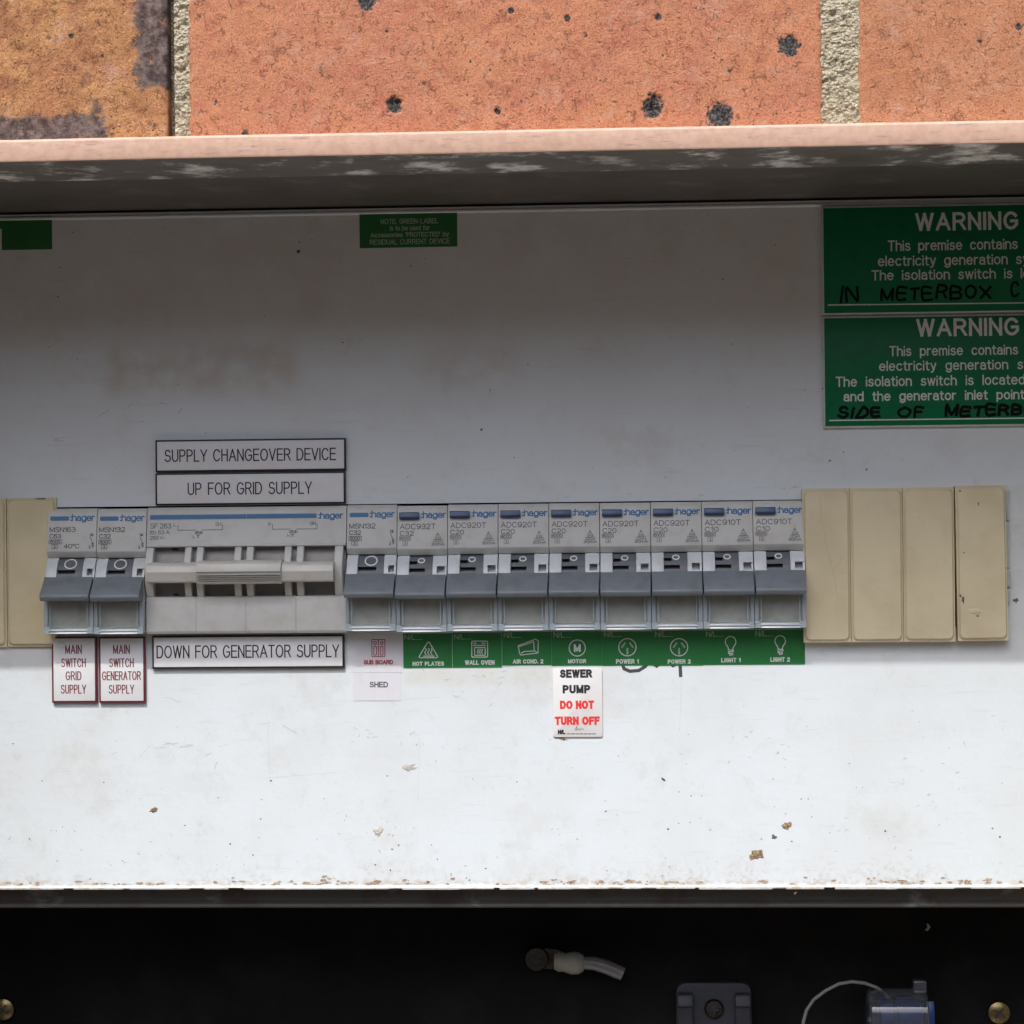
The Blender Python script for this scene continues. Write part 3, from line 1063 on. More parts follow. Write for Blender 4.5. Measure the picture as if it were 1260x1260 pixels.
# dust, specks and scuffs: too many to count
rnd = random.Random(21)
specks, scuffs, rustline = MB(), MB(), MB()
k = mpp()
for i in range(260):
    u = rnd.uniform(-60, 1330)
    v = 1088 - abs(rnd.gauss(0, 95)) if i % 3 else rnd.uniform(260, 600)
    if v < 880 and v > 605:
        continue
    X, Z = W(u, v)
    r_ = (abs(rnd.gauss(0, 0.5)) + 0.28) * k
    specks.plate(blob(X, Z, r_, r_ * rnd.uniform(.5, 1), i, 6), -0.06 - 0.01 * (i % 3), 0)
for (u, v, su, sv, n_, L) in ((445, 902, 14, 6, 14, 10), (508, 912, 10, 6, 12, 6), (545, 930, 14, 8, 8, 4), (905, 915, 40, 18, 26, 5), (1150, 900, 30, 14, 16, 5), (1050, 960, 120, 40, 26, 5),
                              (180, 915, 70, 12, 14, 22), (280, 905, 60, 20, 12, 24), (80, 545, 8, 12, 5, 14), (190, 505, 40, 8, 8, 20), (600, 850, 60, 8, 20, 9), (560, 840, 50, 8, 18, 8), (660, 832, 30, 4, 8, 10),
                              (920, 600, 40, 2, 8, 14), (830, 608, 40, 2, 6, 12), (690, 610, 8, 5, 8, 3), (875, 265, 10, 5, 12, 4), (845, 280, 16, 6, 10, 4), (500, 320, 14, 6, 8, 5), (745, 265, 40, 5, 10, 4),
                              (250, 1030, 200, 30, 30, 4), (700, 1040, 200, 25, 26, 4), (1100, 1040, 120, 30, 26, 5), (1120, 975, 60, 25, 14, 5)):
    for q in range(max(2, int(n_ * .6))):
        X, Z = W(rnd.gauss(u, su), rnd.gauss(v, sv))
        a = rnd.gauss(0.1, 0.5)
        ln = L * k * rnd.uniform(.3, 1)
        dx, dz = math.cos(a) * ln / 2, math.sin(a) * ln / 2
        mx, mz = rnd.gauss(0, .3), rnd.gauss(0, .3)
        scuffs.ribbon([(X - dx, Z - dz), (X - dx * .3 + mx * .4, Z - dz * .3 + mz), (X + dx * .4, Z + dz * .4 - mz * .5), (X + dx, Z + dz)], rnd.uniform(.08, .30), -0.03 - 0.006 * (q % 5))
for i in range(190):
    X = px0 + (px1 - px0) * ((rnd.choice((.08, .21, .33, .38, .52, .60, .74, .82, .93)) + rnd.gauss(0, .035)) if i % 3 else rnd.random())
    Z = zb_p + 0.7 + abs(rnd.gauss(0, 0.9))
    r_ = rnd.uniform(.25, .8)
    rustline.plate(blob(X, Z, r_ * rnd.uniform(1, 2.6), r_ * .6, i, 7), -0.08 - 0.02 * (i % 5), 0)
tag(specks.build('dust_speck', 'dirt_dark', panel, smooth=False), kind='stuff')
tag(scuffs.build('scuff_mark', 'scuff_grey', panel, smooth=False), kind='stuff')
tag(rustline.build('rust_deposit', 'rust', panel, smooth=False), kind='stuff')
# thin scratches
sx = MB()
for (u, v, u2, v2) in ((516, 900, 514, 985), (488, 874, 487, 882), (330, 890, 331, 955), (62, 532, 78, 556), (838, 836, 836, 900), (330, 957, 420, 950), (604, 922, 622, 920), (470, 862, 540, 858), (985, 900, 1010, 896), (930, 600, 990, 597)):
    a, b = W(u, v), W(u2, v2)
    sx.ribbon([a, ((a[0] + b[0]) / 2 + .15, (a[1] + b[1]) / 2), b], 0.075, -0.025)
tag(sx.build('scratch', 'scuff_grey', panel, smooth=False), kind='stuff')
# old handwriting half hidden under the green stickers
hw = [[(765, 815), (768, 823), (775, 826), (786, 825), (794, 820), (800, 812)], [(803, 816), (808, 819.5), (812, 816)], [(823, 815), (828, 819), (833, 816)], [(836.5, 812), (837, 822), (837.5, 831)]]
me = strokes_mesh('handwriting', [[W(u, v) for u, v in s] for s in hw], 4.2 * k, 'marker_grey', -0.03)
link('handwriting', me, panel)

# ------------------------------------------------------------------ circuit breakers
HW = 8.66


def cp(z):
    """how far the curved middle of a breaker stands out at height z below its top"""
    tb = [(-17.2, 3.0), (-18.4, 4.6), (-20, 5.8), (-22, 6.9), (-24, 7.7), (-26, 8.2), (-29, 8.2), (-32.2, 7.4)]
    for (za, pa), (zb, pb) in zip(tb, tb[1:]):
        if z >= zb:
            return pa + (pb - pa) * (za - z) / (za - zb)
    return tb[-1][1]


def strip(x0, x1, za, zb, dp=0.0, base=1.0, n=7):
    zs = [za + (zb - za) * i / n for i in range(n + 1)]
    return MB().prism([(base, za)] + [(cp(z) + dp, z) for z in zs] + [(base, zb)], x0, x1)


def mparts():
    """meshes shared by every single-pole breaker"""
    M = {}
    M['housing'] = MB().prism([(-14, 0), (0.9, 0), (1.6, -0.35), (2.5, -1.9), (4.7, -14.9), (4.4, -15.4), (3.1, -17.1), (1.8, -17.25), (-14, -17.25)], -HW, HW).mesh('housing', 'housing_grey', 0.14)
    M['core'] = MB().box(-HW + .05, HW - .05, -0.9, 14, -43.2, -17.3).mesh('lower_housing', 'housing_grey')
    M['toggle'] = MB().prism([(8.3, -23.75), (8.75, -23.7), (15.6, -29.6), (15.95, -30.3), (15.8, -31.0), (14.9, -31.6), (13.9, -31.9), (8.0, -31.2)], -8.5, 8.5).mesh('toggle', 'toggle_grey', 0.16)
    M['insert'] = MB().box(-7.6, 7.6, -6.4, -0.95, -43.0, -31.9).mesh('label_insert', 'insert_card', 0.15)
    M['pane'] = MB().box(-7.3, 7.3, -9.1, -8.5, -41.2, -32.1).mesh('label_window', 'clear_pane', 0.1)
    r = MB().box(-HW, -7.35, -9.3, -1, -43.3, -32.0).box(7.35, HW, -9.3, -1, -43.3, -32.0)
    M['ledge'] = MB().prism([(1.2, -41.2), (8.4, -41.2), (9.9, -41.9), (10.0, -42.4), (9.3, -42.6), (9.7, -43.35), (1.2, -43.35)], -7.3, 7.3).mesh('window_ledge', 'clear_ledge', 0.1)
    r.box(-HW, -6.6, -9.95, -9.32, -43.3, -41.1).box(6.6, HW, -9.95, -9.32, -43.3, -41.1).box(-6.7, -6.3, -9.3, -9.12, -41.1, -32.2).box(6.3, 6.7, -9.3, -9.12, -41.1, -32.2)
    M['rim'] = r.mesh('window_rim', 'clear_rim', 0.12)
    # main switch: wide dark block with one slot, cheeks either side
    for kind, (a, b) in (('main', (-4.6, 4.3)), ('rcbo', (-4.3, 3.6))):
        lc = strip(-HW + .1, a - .12, -17.3, -32, base=-1)
        rc = strip(b + .12, HW - .1, -17.3, -20.9, base=-1)
        s2 = strip(b + .12, b + 1.6, -20.9, -23.3, base=-1)
        s3 = strip(b + 1.6, HW - .1, -20.9, -23.3, dp=-3.6, base=-1)
        s4 = strip(b + .12, HW - .1, -23.3, -32, base=-1)
        s5 = strip(HW - .75, HW - .1, -20.9, -23.3, dp=-.3, base=-1)
        M['cheek_' + kind] = lc.mesh('side_cheek', 'cheek_grey', 0.1)
        cr = MB()
        for q in (rc, s2, s3, s4, s5):
            cr.add(q.v, q.f)
        M['cheek2_' + kind] = cr.mesh('side_cheek', 'cheek_grey', 0)
        rk = MB()
        if kind == 'main':
            ps = [strip(a, b, -17.6, -21.4, -.25), strip(a + 6.4, b, -21.4, -22.7, -.25), strip(a, b, -22.7, -24.6, -.25)]
        else:
            ps = [strip(a, b, -17.6, -19.2, -.25), strip(a + 2.6, b, -19.2, -20.3, -.25), strip(a, b, -20.3, -21.6, -.25), strip(a + 5.4, b, -21.6, -22.9, -.25), strip(a, b, -22.9, -24.6, -.25)]
        for q in ps:
            rk.add(q.v, q.f)
        M['rocker_' + kind] = rk.mesh('rocker', 'rocker_grey', 0)
        M['slot_' + kind] = strip(a + .05, b - .05, -18, -24.4, -2.2).mesh('rocker_slot', 'slot_dark', 0)
        c = (-0.15, -19.3, 2.05, 1.55) if kind == 'main' else (-0.25, -18.95, 1.08, 0.72)
        mb = MB()
        o, o2, n = [], [], 24
        wv = 0.42 if kind == 'main' else 0.40
        for i in range(n):
            t = 2 * math.pi * i / n
            for lst, dr in ((o, wv / 2), (o2, -wv / 2)):
                z = c[1] + (c[3] + dr) * math.sin(t)
                lst.append((c[0] + (c[2] + dr) * math.cos(t), -cp(z) + .25 - .07, z))
        mb.add(o + o2, [(i, (i + 1) % n, n + (i + 1) % n, n + i) for i in range(n)])
        M['mark_' + kind] = mb.mesh('off_mark', 'ink_white', smooth=False)
    pts = Plate.outline(None, 3.3, 0.78, 0.5)
    M['stripe'] = MB().plate(pts, -.06, 0).mesh('colour_stripe', 'ink_blue', 0)
    M['button'] = MB().prism([(0, 1.12), (1.5, 1.12), (1.75, 0.9), (1.9, -0.75), (1.6, -1.15), (0, -1.15)], -3.45, 3.45).mesh('test_button', 'button_blue', 0.15)
    return M


M = mparts()
TXT = {}
TILT = math.atan2(4.7 - 2.5, 13.0)      # slope of the name plate


def plate_point(z):
    return 2.5 + (4.7 - 2.5) * (-1.9 - z) / 13.0


def face_text(key, strokes, x0, z0, x1, z1, w, mat, parent, name='lettering', lo=None, hi=None):
    """lettering that lies on the sloping name plate; meshes are shared between alike breakers"""
    k = (key, x0, z0, x1, z1, mat)
    if k not in TXT:
        mb = MB()
        w = w * (1.15 if w > .3 else 1.55)
        pen(mb, fit_strokes(strokes, x0, z0, x1, z1, w, lo, hi), w, 0, (z0, z1))
        mb.v = [(x, y - plate_point(z) - 0.05, z) for x, y, z in mb.v]
        TXT[k] = mb.mesh(name, mat, smooth=False)
    return link(name, TXT[k], parent)


def boxs(x0, z0, x1, z1):
    return [(x0, z0), (x1, z0), (x1, z1), (x0, z1), (x0, z0)]


def nx(f):                               # fraction across a module -> mm
    return -8.75 + 17.5 * f


def breaker(kind, xc, dz, label, model, amps, extra=None, group=None, lean=0.0):
    t = thing('circuit_breaker', (xc, -0.0, Z_ROW + dz), label, 'circuit breaker', group)
    t.rotation_euler = (0, math.radians(lean), 0)
    body = link('housing', M['housing'], t)
    link('lower_housing', M['core'], t)
    link('side_cheek', M['cheek_' + kind], t)
    link('side_cheek', M['cheek2_' + kind], t)
    rk = link('rocker', M['rocker_' + kind], t)
    link('rocker_slot', M['slot_' + kind], rk)
    link('off_mark', M['mark_' + kind], rk)
    link('toggle', M['toggle'], t)
    link('label_insert', M['insert'], t)
    wd = link('label_window', M['pane'], t)
    link('window_ledge', M['ledge'], wd)
    link('window_rim', M['rim'], wd)
    grey = 'ink_dark' if kind == 'main' else 'ink_grey'
    if kind == 'main':
        s = link('colour_stripe', M['stripe'], body, (nx(.245), -plate_point(-3.45) - .02, -3.45))
        s.rotation_euler = (-TILT, 0, 0)
        face_text('brand', text_strokes(':hager', .16), nx(.455), -5.0, nx(.955), -1.95, .37, 'ink_blue', body)
        face_text(model, text_strokes(model, .17), nx(.05), -8.2, nx(.575), -6.4, .155, grey, body)
        face_text(amps, text_strokes(amps, .17), nx(.05), -10.4, nx(.285), -8.75, .155, grey, body)
        face_text('6000', text_strokes('6000', .12), nx(.065), -12.1, nx(.27), -10.95, .13, grey, body)
        face_text('b6', [boxs(0, 0, 1, 1)], nx(.04), -12.35, nx(.30), -10.75, .11, grey, body, 'symbol')
        face_text('3', text_strokes('3'), nx(.14), -13.75, nx(.18), -12.75, .12, grey, body)
        face_text('b3', [boxs(0, 0, 1, 1)], nx(.10), -14.0, nx(.22), -12.45, .11, grey, body, 'symbol')
        sw = [[(.2, 1), (.2, .86), (.35, .86)], [(.55, 1), (.55, .82)], [(.4, .95), (.75, .84)], [(.42, .84), (.75, .95)], [(.2, .78), (.62, .42)], [(.62, .42), (.62, .30), (.9, .36), (.75, .22), (.98, .2)], [(.5, .3), (.75, .05), (.85, .16)], [(0, .14), (.2, .16), (.22, .08), (.02, 0), (.25, 0)]]
        face_text('sw', sw, nx(.845), -14.0, nx(.96), -8.6, .13, grey, body, 'symbol')
        if extra:
            face_text(extra, text_strokes(extra, .14), nx(.345), -13.9, nx(.66), -12.3, .15, grey, body)
    else:
        b = link('test_button', M['button'], body, (nx(.245), -plate_point(-3.6), -3.55))
        b.rotation_euler = (-TILT, 0, 0)
        face_text('brand', text_strokes(':hager', .16), nx(.475), -4.9, nx(.97), -1.95, .37, 'ink_blue', body)
        face_text(model, text_strokes(model, .21), nx(.055), -8.15, nx(.765), -6.2, .16, grey, body)
        face_text(amps, text_strokes(amps, .20), nx(.055), -10.4, nx(.33), -8.65, .16, grey, body)
        face_text('6000', text_strokes('6000', .12), nx(.06), -11.75, nx(.26), -10.75, .12, grey, body)
        face_text('b6', [boxs(0, 0, 1, 1)], nx(.045), -12.0, nx(.275), -10.55, .09, grey, body, 'symbol')
        face_text('3', text_strokes('3'), nx(.15), -13.5, nx(.185), -12.6, .11, grey, body)
        face_text('b3', [boxs(0, 0, 1, 1)], nx(.115), -13.75, nx(.215), -12.2, .09, grey, body, 'symbol')
        face_text('A', text_strokes('A'), nx(.775), -10.6, nx(.845), -9.3, .12, grey, body)
        face_text('rc', [boxs(.2, .5, .8, 1), boxs(0, 0, 1, .45), [(.3, .7), (.45, .85), (.6, .65), (.75, .8)], [(.15, .2), (.4, .32), (.6, .12), (.85, .25)]], nx(.72), -12.7, nx(.905), -10.8, .10, grey, body, 'symbol')
        face_text('30mA', text_strokes('30mA', .14), nx(.68), -13.85, nx(.945), -12.85, .115, grey, body)
    return t


def xm(i):                               # centre of module i, counted from the right end of the row
    return X_END - MODW * (i + 0.5)


RC = 'blue button residual current breakers in the row'
TOGGLES = [
    (7, 'ADC932T', 'C32', 'narrow breaker with blue test button, marked C32, above the hot plates sticker', -0.25),
    (6, 'ADC920T', 'C20', 'breaker with blue test button above the wall oven sticker', 0.0),
    (5, 'ADC920T', 'C20', 'breaker with blue test button above the air conditioner sticker', 0.05),
    (4, 'ADC920T', 'C20', 'breaker with blue test button above the motor sticker and sewer pump tag', 0.10),
    (3, 'ADC920T', 'C20', 'blue button breaker above POWER 1, first right of the sewer pump tag column', 0.05),
    (2, 'ADC920T', 'C20', 'blue button breaker above POWER 2, between the socket and bulb stickers', 0.12),
    (1, 'ADC910T', 'C10', 'breaker marked C10 with blue test button above the sticker reading light 1', 0.15),
    (0, 'ADC910T', 'C10', 'breaker marked C10 beside the cream filler strip, above the light 2 sticker', 0.25)]
for i, mod, amp, lab, dz in TOGGLES:
    breaker('rcbo', xm(i), dz, lab, mod, amp, None, RC)
MS = 'main switch breakers with a blue stripe'
breaker('main', xm(8), 0.2, 'blue striped breaker above the sub board sticker, right of the changeover switch', 'MSN132', 'C32', None, MS)
breaker('main', xm(13), -0.2, 'blue striped breaker above the red edged generator supply label', 'MSN132', 'C32', None, MS)
breaker('main', xm(14), 0.0, 'leftmost blue striped breaker marked 40°C above the grid supply label', 'MSN163', 'C63', '40\u00b0C', MS)

# ------------------------------------------------------------------ four-module changeover switch
xs0 = X_END - MODW * 11
so = thing('changeover_switch', (xs0, 0, Z_ROW + 0.05), 'wide grey four module changeover switch with one long pale handle bar', 'changeover switch')
HB = 34.85
hb = MB().prism([(-14, 0), (0.9, 0), (1.6, -0.35), (2.5, -1.9), (4.25, -12.9), (5.0, -13.1), (5.1, -13.7), (3.2, -14.1), (-14, -14.1)], -HB, HB).build('housing', 'housing_grey', so, bevel=0.14)
lower = MB()
for q in range(4):
    a = -HB + q * 2 * HB / 4
    lower.prism([(-14, -31.0), (5.2, -31.0), (5.7, -31.4), (6.3, -42.9), (5.6, -43.9), (-14, -43.9)], a + .03, a + HB / 2 - .03)
lower.build('lower_housing', 'housing_grey', so, bevel=0.10)
MB().prism([(-14, -14.15), (1.0, -14.15), (2.6, -19), (3.2, -22.5), (2.6, -26), (1.0, -30.95), (-14, -30.95)], -HB + .3, HB - .3).build('drum', 'drum_grey', so)


def cheek_profile(d=0.0):
    return [(0, -13.9), (5.1, -13.9), (6.6, -16.5), (6.7, -17.0), (8.2, -19.2), (8.7, -22.5), (8.2, -26), (6.9, -28.4), (6.8, -28.9), (5.3, -31.0), (0, -31.0)]


KX = 4 * MODW / 248.0                    # photo pixel to mm along the switch
px = lambda u: (u - 304.3) * KX
wins = [(190.6, 229.6), (252.4, 291), (314.4, 353), (376.2, 414.6)]
MB().prism(cheek_profile(), -HB + .15, px(190.6)).build('side_cheek', 'housing_grey', so, bevel=0.12)
MB().prism(cheek_profile(), px(414.6), px(424.5)).build('side_cheek', 'housing_grey', so, bevel=0.12)
for q in range(3):
    a, b = wins[q][1], wins[q + 1][0]
    c = (a + b) / 2
    for (l, r) in ((a, c - 3.4), (c + 3.4, b)):
        MB().prism(cheek_profile(), px(l), px(r)).build('side_cheek', 'housing_grey', so, bevel=0.12)
    MB().prism([(0, -14), (2.2, -14), (4.6, -22.5), (2.2, -30.9), (0, -30.9)], px(c - 3.5), px(c + 3.5)).build('groove', 'drum_grey', so)
bar = lambda g: [(6.0, -18.9 + g), (10.2, -19.3 + g), (11.6, -20.2 + g), (12.5, -22.4), (12.4, -22.7), (11.9, -25.6 - g), (11.2, -26.1 - g), (6.0, -26.1 - g)]
hd = MB().prism(bar(0), px(186), px(248)).build('handle_bar', 'bar_cream', so, bevel=0.22)
MB().prism(bar(0), px(352), px(415.2)).build('handle_bar_end', 'bar_cream', so, bevel=0.22)
mid = MB().prism([(p + (.75 if p > 7 else 0), z) for p, z in [(p_ - (.75 if z_ < -22.5 and p_ > 7 else 0), z_) for p_, z_ in bar(0.55)]], px(248.3), px(351.7)).build('handle_grip', 'bar_cream', so, bevel=0.22)
rib = MB()
for q in range(5):
    z = -23.3 - q * 0.62
    rib.prism([(12.4, z), (13.75 - q * .10, z - .05), (13.68 - q * .10, z - .26), (12.2, z - .30)], px(249.5), px(350.5))
rib.build('grip_ridges', 'bar_cream', mid, smooth=False)


def sw_text(key, strokes, u0, v0, u1, v1, w, mat, name='lettering'):
    """pixel box on the switch's name plate"""
    z = lambda v: -(v - 622.5) * 0.2825
    mb = MB()
    w = w * (1.15 if w > .3 else 1.5)
    pen(mb, fit_strokes(strokes, px(u0), z(v1), px(u1), z(v0), w), w, 0, (z(v1), z(v0)))
    mb.v = [(x, y - (2.5 + 1.75 * (-1.9 - zz) / 11.0) - 0.05, zz) for x, y, zz in mb.v]
    return mb.build(name, mat, hb, smooth=False)


for a, b in ((184.5, 304.2), (304.4, 391)):
    mb = MB().plate([(px(x_), z_) for x_, z_ in ((a, -2.6), (b, -2.6), (b, -4.1), (a, -4.1))], -.06, 0)
    o = mb.mesh('colour_stripe', 'ink_blue')
    s = link('colour_stripe', o, hb, (0, -2.66, 0))
    for vtx in o.vertices:
        vtx.co.y -= ((-1.9 * MM - vtx.co.z) * 1.75 / 11.0)
sw_text('brand', text_strokes(':hager', .16), 393, 630, 424, 640.5, .37, 'ink_blue')
sw_text('m', text_strokes('SF 263', .17, .35), 185, 642, 211, 648.5, .15, 'ink_grey')
sw_text('i', text_strokes('Ith. 63 A', .17, .3), 185, 650.5, 209, 655.5, .12, 'ink_grey')
sw_text('v', text_strokes('250 V~', .17, .2), 185, 657.5, 204, 662, .12, 'ink_grey')
for u0, L_, R_, m_ in ((213, 'L', 'G1', 'L T'), (330, 'N', 'GN', 'N T')):
    sw_text('l', text_strokes(L_), u0 + 1, 642, u0 + 4, 646, .12, 'ink_grey')
    sw_text('r', text_strokes(R_), u0 + 53, 641.5, u0 + 60, 646, .12, 'ink_grey')
    sw_text('s', [[(0, 1), (0, .5), (.40, .5)], [(.54, .5), (1, .5), (1, 1)], [(.42, .38), (.42, .1)], [(.385, .3), (.45, .3)], [(.385, .18), (.45, .18)], [(.52, .38), (.52, .1)], [(.49, .3), (.56, .3)], [(.49, .18), (.56, .18)]], u0 + 6, 644, u0 + 62, 656, .14, 'ink_grey', 'symbol')
    sw_text('c', [ell(.5, .7, .5, .3), [(.5, .4), (.5, 0)]], u0 + 29, 652, u0 + 33, 660.5, .13, 'ink_grey', 'symbol')
    sw_text('k', text_strokes(m_, .2, .3), u0 + 25, 657, u0 + 34, 660.5, .10, 'ink_grey')
MB().box(px(211), px(218), -2.2, -1.4, -14.9, -14.2).build('stop_peg', 'slot_dark', so)
MB().box(px(212), px(218), -2.2, -1.4, -30.7, -30.0).build('stop_peg', 'slot_dark', so)


# ------------------------------------------------------------------ cream pole fillers either side of the row
def filler_segment(parent, x0, x1, zlo, zhi, depth, name='filler_segment'):
    w, h = (x1 - x0) / 2, (zhi - zlo) / 2
    c = ((x0 + x1) / 2, 0, (zlo + zhi) / 2)
    pts = [(-w + .05, -h), (w - .05, -h), (w - .05, h), (-w + .05, h)]
    base = MB().plate(pts, -depth + 1.0, -0.1)
    r = 1.6
    ins = [Plate.outline(None, w - .35, h - .5, r), Plate.outline(None, w - .95, h - 1.15, r), ]
    n = len(ins[0])
    vs = [(x, -depth + 1.0 + .02, z) for x, z in ins[0]] + [(x, -depth, z) for x, z in ins[1]]
    fs = [(i, (i + 1) % n, n + (i + 1) % n, n + i) for i in range(n)] + [list(range(n, 2 * n))]
    base.add(vs, fs)
    return base.build(name, 'cream_plastic', parent, c, bevel=0)


yb = -5.0
fz1, fz0 = W(1110, 600, yb)[1], W(1110, 790, yb)[1]
fx0 = W(988, 690, yb)[0]
ft = thing('blanking_strip', (0, 0, 0), 'three joined cream blank covers right of the last breaker', 'blank cover', 'cream blank covers along the row')
ft.location = (0, 0, 0)
xs_ = [W(u, 690, yb)[0] for u in (988.2, 1047, 1111.8, 1175.6)]
for a, b in zip(xs_, xs_[1:]):
    filler_segment(ft, a, b - .12, fz0, fz1, 5.0)
f2 = thing('blanking_plate', (0, 0, 0), 'single loose cream blank cover at the far right end of the row', 'blank cover', 'cream blank covers along the row')
o = filler_segment(f2, W(1177.2, 690, yb)[0], W(1239.5, 690, yb)[0], fz0 + .2, fz1 + .45, 5.2, 'cover')
o.rotation_euler = (0, math.radians(-0.5), 0)
f3 = thing('blanking_strip', (0, 0, 0), 'chipped cream blank cover left of the leftmost breaker', 'blank cover', 'cream blank covers along the row')
lz1, lz0 = W(30, 612.5, yb)[1], W(30, 796.5, yb)[1]
xq = W(66.5, 690, yb)[0]
xq0 = W(4.5, 690, yb)[0]
filler_segment(f3, xq0 + .1, xq, lz0, lz1, 2.1)
filler_segment(f3, xq0 - 17.6, xq0 - .1, lz0 - .1, lz1 - .1, 2.1)
filler_segment(f3, xq0 - 35.2, xq0 - 17.7, lz0 - .1, lz1 - .1, 2.1)
for a, u in ((0, 48),):
    X, Z = W(u, 613.5, yb)
    MB().plate(blob(0, 0, 1.9, .35, 4, 12), -.1, 0).build('chip', 'dirt_dark', f3, (X, -1.12, Z), smooth=False)
# scratches on the strip
sc = MB()
pts = [(1009, 612), (1011, 640), (1016, 665), (1023, 695), (1031, 735)]
sc.ribbon([W(u, v, -5.05) for u, v in pts], .07, -5.03)
sc.ribbon([W(u, v, -5.05) for u, v in ((1036, 686), (1032, 694), (1026, 700))], .08, -5.035)
sc.build('scratch', 'rust', ft, smooth=False)
sc = MB()
for u, v, a, b in ((1185, 738, 1.5, 5), (1182, 733, 1.2, 2), (1203, 758, 2, 1), (1186, 680, 1, 1), (1181, 604, 1.5, 1), (1204, 620, 1.2, 2)):
    X, Z = W(u, v, -5.2)
    sc.plate(blob(X, Z, a * .26, b * .26, int(u + v), 9), -5.26, -5.15)
tag(sc.build('grime', 'dirt_dark', f2, smooth=False), kind='stuff')
for v0_, v1_, u_ in ((604, 640, 1242), (642, 698, 1241.6), (700, 722, 1243.4), (724, 742, 1242.6)):
    (xa_, za_), (xb_, zb_) = W(1238, v1_, -1.5), W(u_, v0_, -1.5)
    MB().box(xa_, xb_, -1.6, -.02, za_, zb_).build('clip_edge', 'sign_edge', f2, bevel=.2)
X, Z = W(1200, 752, -5.2)
MB().plate(blob(X, Z, 2.4, 1.0, 9, 14, spiky=0.16), -5.42, -5.1).build('paint_blob', 'cream_plastic', f2, bevel=.12)

# ------------------------------------------------------------------ engraved and printed labels
KB = 'black edged engraved labels'
p = Plate('engraved_label', 189, 540, 427, 580, 1.6, 'label_white', 'white black edged plate reading SUPPLY CHANGEOVER DEVICE, top of the pair', 'label', KB, 'label_core_black')
p.text('SUPPLY CHANGEOVER DEVICE', 200.5, 552, 415, 567.5, 'ink_black', .085, gap=.24, space=.55)
p = Plate('engraved_label', 189, 581, 426.5, 621, 1.6, 'label_white', 'white black edged plate reading UP FOR GRID SUPPLY', 'label', KB, 'label_core_black')
p.text('UP FOR GRID SUPPLY', 229.5, 593, 385, 608.5, 'ink_black', .085, gap=.24, space=.6)
p = Plate('engraved_label', 185, 781.5, 425, 822.5, 1.6, 'label_white', 'white black edged plate reading DOWN FOR GENERATOR SUPPLY below the changeover switch', 'label', KB, 'label_core_black')
p.text('DOWN FOR GENERATOR SUPPLY', 190.5, 793.5, 419, 809.5, 'ink_black', .085, gap=.24, space=.55)
KR = 'red edged engraved main switch labels'
for (u0, u1, word, lab, cen) in ((63, 119.5, 'GRID', 'white red edged plate reading MAIN SWITCH GRID SUPPLY', 90.5), (121, 179, 'GENERATOR', 'white red edged plate reading MAIN SWITCH GENERATOR SUPPLY', 149.5)):
    p = Plate('engraved_label', u0, 783, u1, 865, 1.6, 'label_white', lab, 'label', KR, 'label_core_red')
    for s, v, w_, mt in (('MAIN', 799, 21, 'ink_engraved_red'), ('SWITCH', 815.5, 31, 'ink_engraved_red'), (word, 831.5, 20 if word == 'GRID' else 49, 'ink_engraved_red'), ('SUPPLY', 848, 32, 'ink_engraved_red')):
        p.text(s, cen - w_ / 2, v - 5.6, cen + w_ / 2, v + 5.6, mt, .095, gap=.30)

ST = 'green circuit stickers under the breakers'


def wave(u, v0, v1, a):
    return [(u + a * math.sin(i / 8 * 2 * math.pi * 1.15), v0 + (v1 - v0) * i / 8) for i in range(9)]


def pill(u, v, w, h, ang):
    ca, sa = math.cos(ang), math.sin(ang)
    return [[(u - ca * w / 2, v - sa * w / 2), (u + ca * w / 2, v + sa * w / 2)]]


def rrect(u0, v0, u1, v1, r):
    pts = []
    for cx_, cy_, a in ((u1 - r, v1 - r, 0), (u0 + r, v1 - r, 90), (u0 + r, v0 + r, 180), (u1 - r, v0 + r, 270)):
        pts += arc(cx_, cy_, r, r, a, a + 90, 3)
    return pts + [pts[0]]


edges = [(496, 556.5, 779.5, 822), (556.7, 617.5, 778.5, 821.5), (617.7, 678.6, 777.5, 818.5), (678.8, 740.6, 777, 819), (740.8, 802.6, 777, 819), (802.8, 864.8, 776, 819), (865, 925.4, 775.5, 818), (925.6, 990, 775, 817.5)]
names = ['HOT PLATES', 'WALL OVEN', 'AIR COND. 2', 'MOTOR', 'POWER 1', 'POWER 2', 'LIGHT 1', 'LIGHT 2']
tb = [(507.5, 814, 546.5, 819.3), (572, 812.3, 608.7, 818), (631, 811.2, 668.6, 816.5), (699, 811, 721.3, 816.2), (758, 811, 786, 816.6), (821.8, 811.3, 849.8, 816.6), (887.5, 809.5, 911.3, 815), (948, 808.7, 972, 814.3)]
nl = [(497.6, 781, 511.5, 787.5), (558.5, 780, 572, 787), (619.8, 778, 633.5, 785), (681, 777.5, 695, 784.8), (743.2, 777, 757, 784), (806, 776.7, 820, 783.8), (868.8, 776.7, 882, 783.6), (929.5, 776, 943.3, 783.2)]
looks = ['green sticker reading HOT PLATES with a steam triangle', 'green sticker reading WALL OVEN with an oven symbol', 'green sticker reading AIR COND. 2', 'green sticker reading MOTOR with a circled M',
         'green POWER 1 sticker, left one of the two with a socket symbol', 'green POWER 2 sticker with a socket symbol, beside the bulb stickers', 'green LIGHT 1 sticker with a bulb symbol, beside a socket sticker', 'green LIGHT 2 sticker, the bulb one at the right end of the strip']
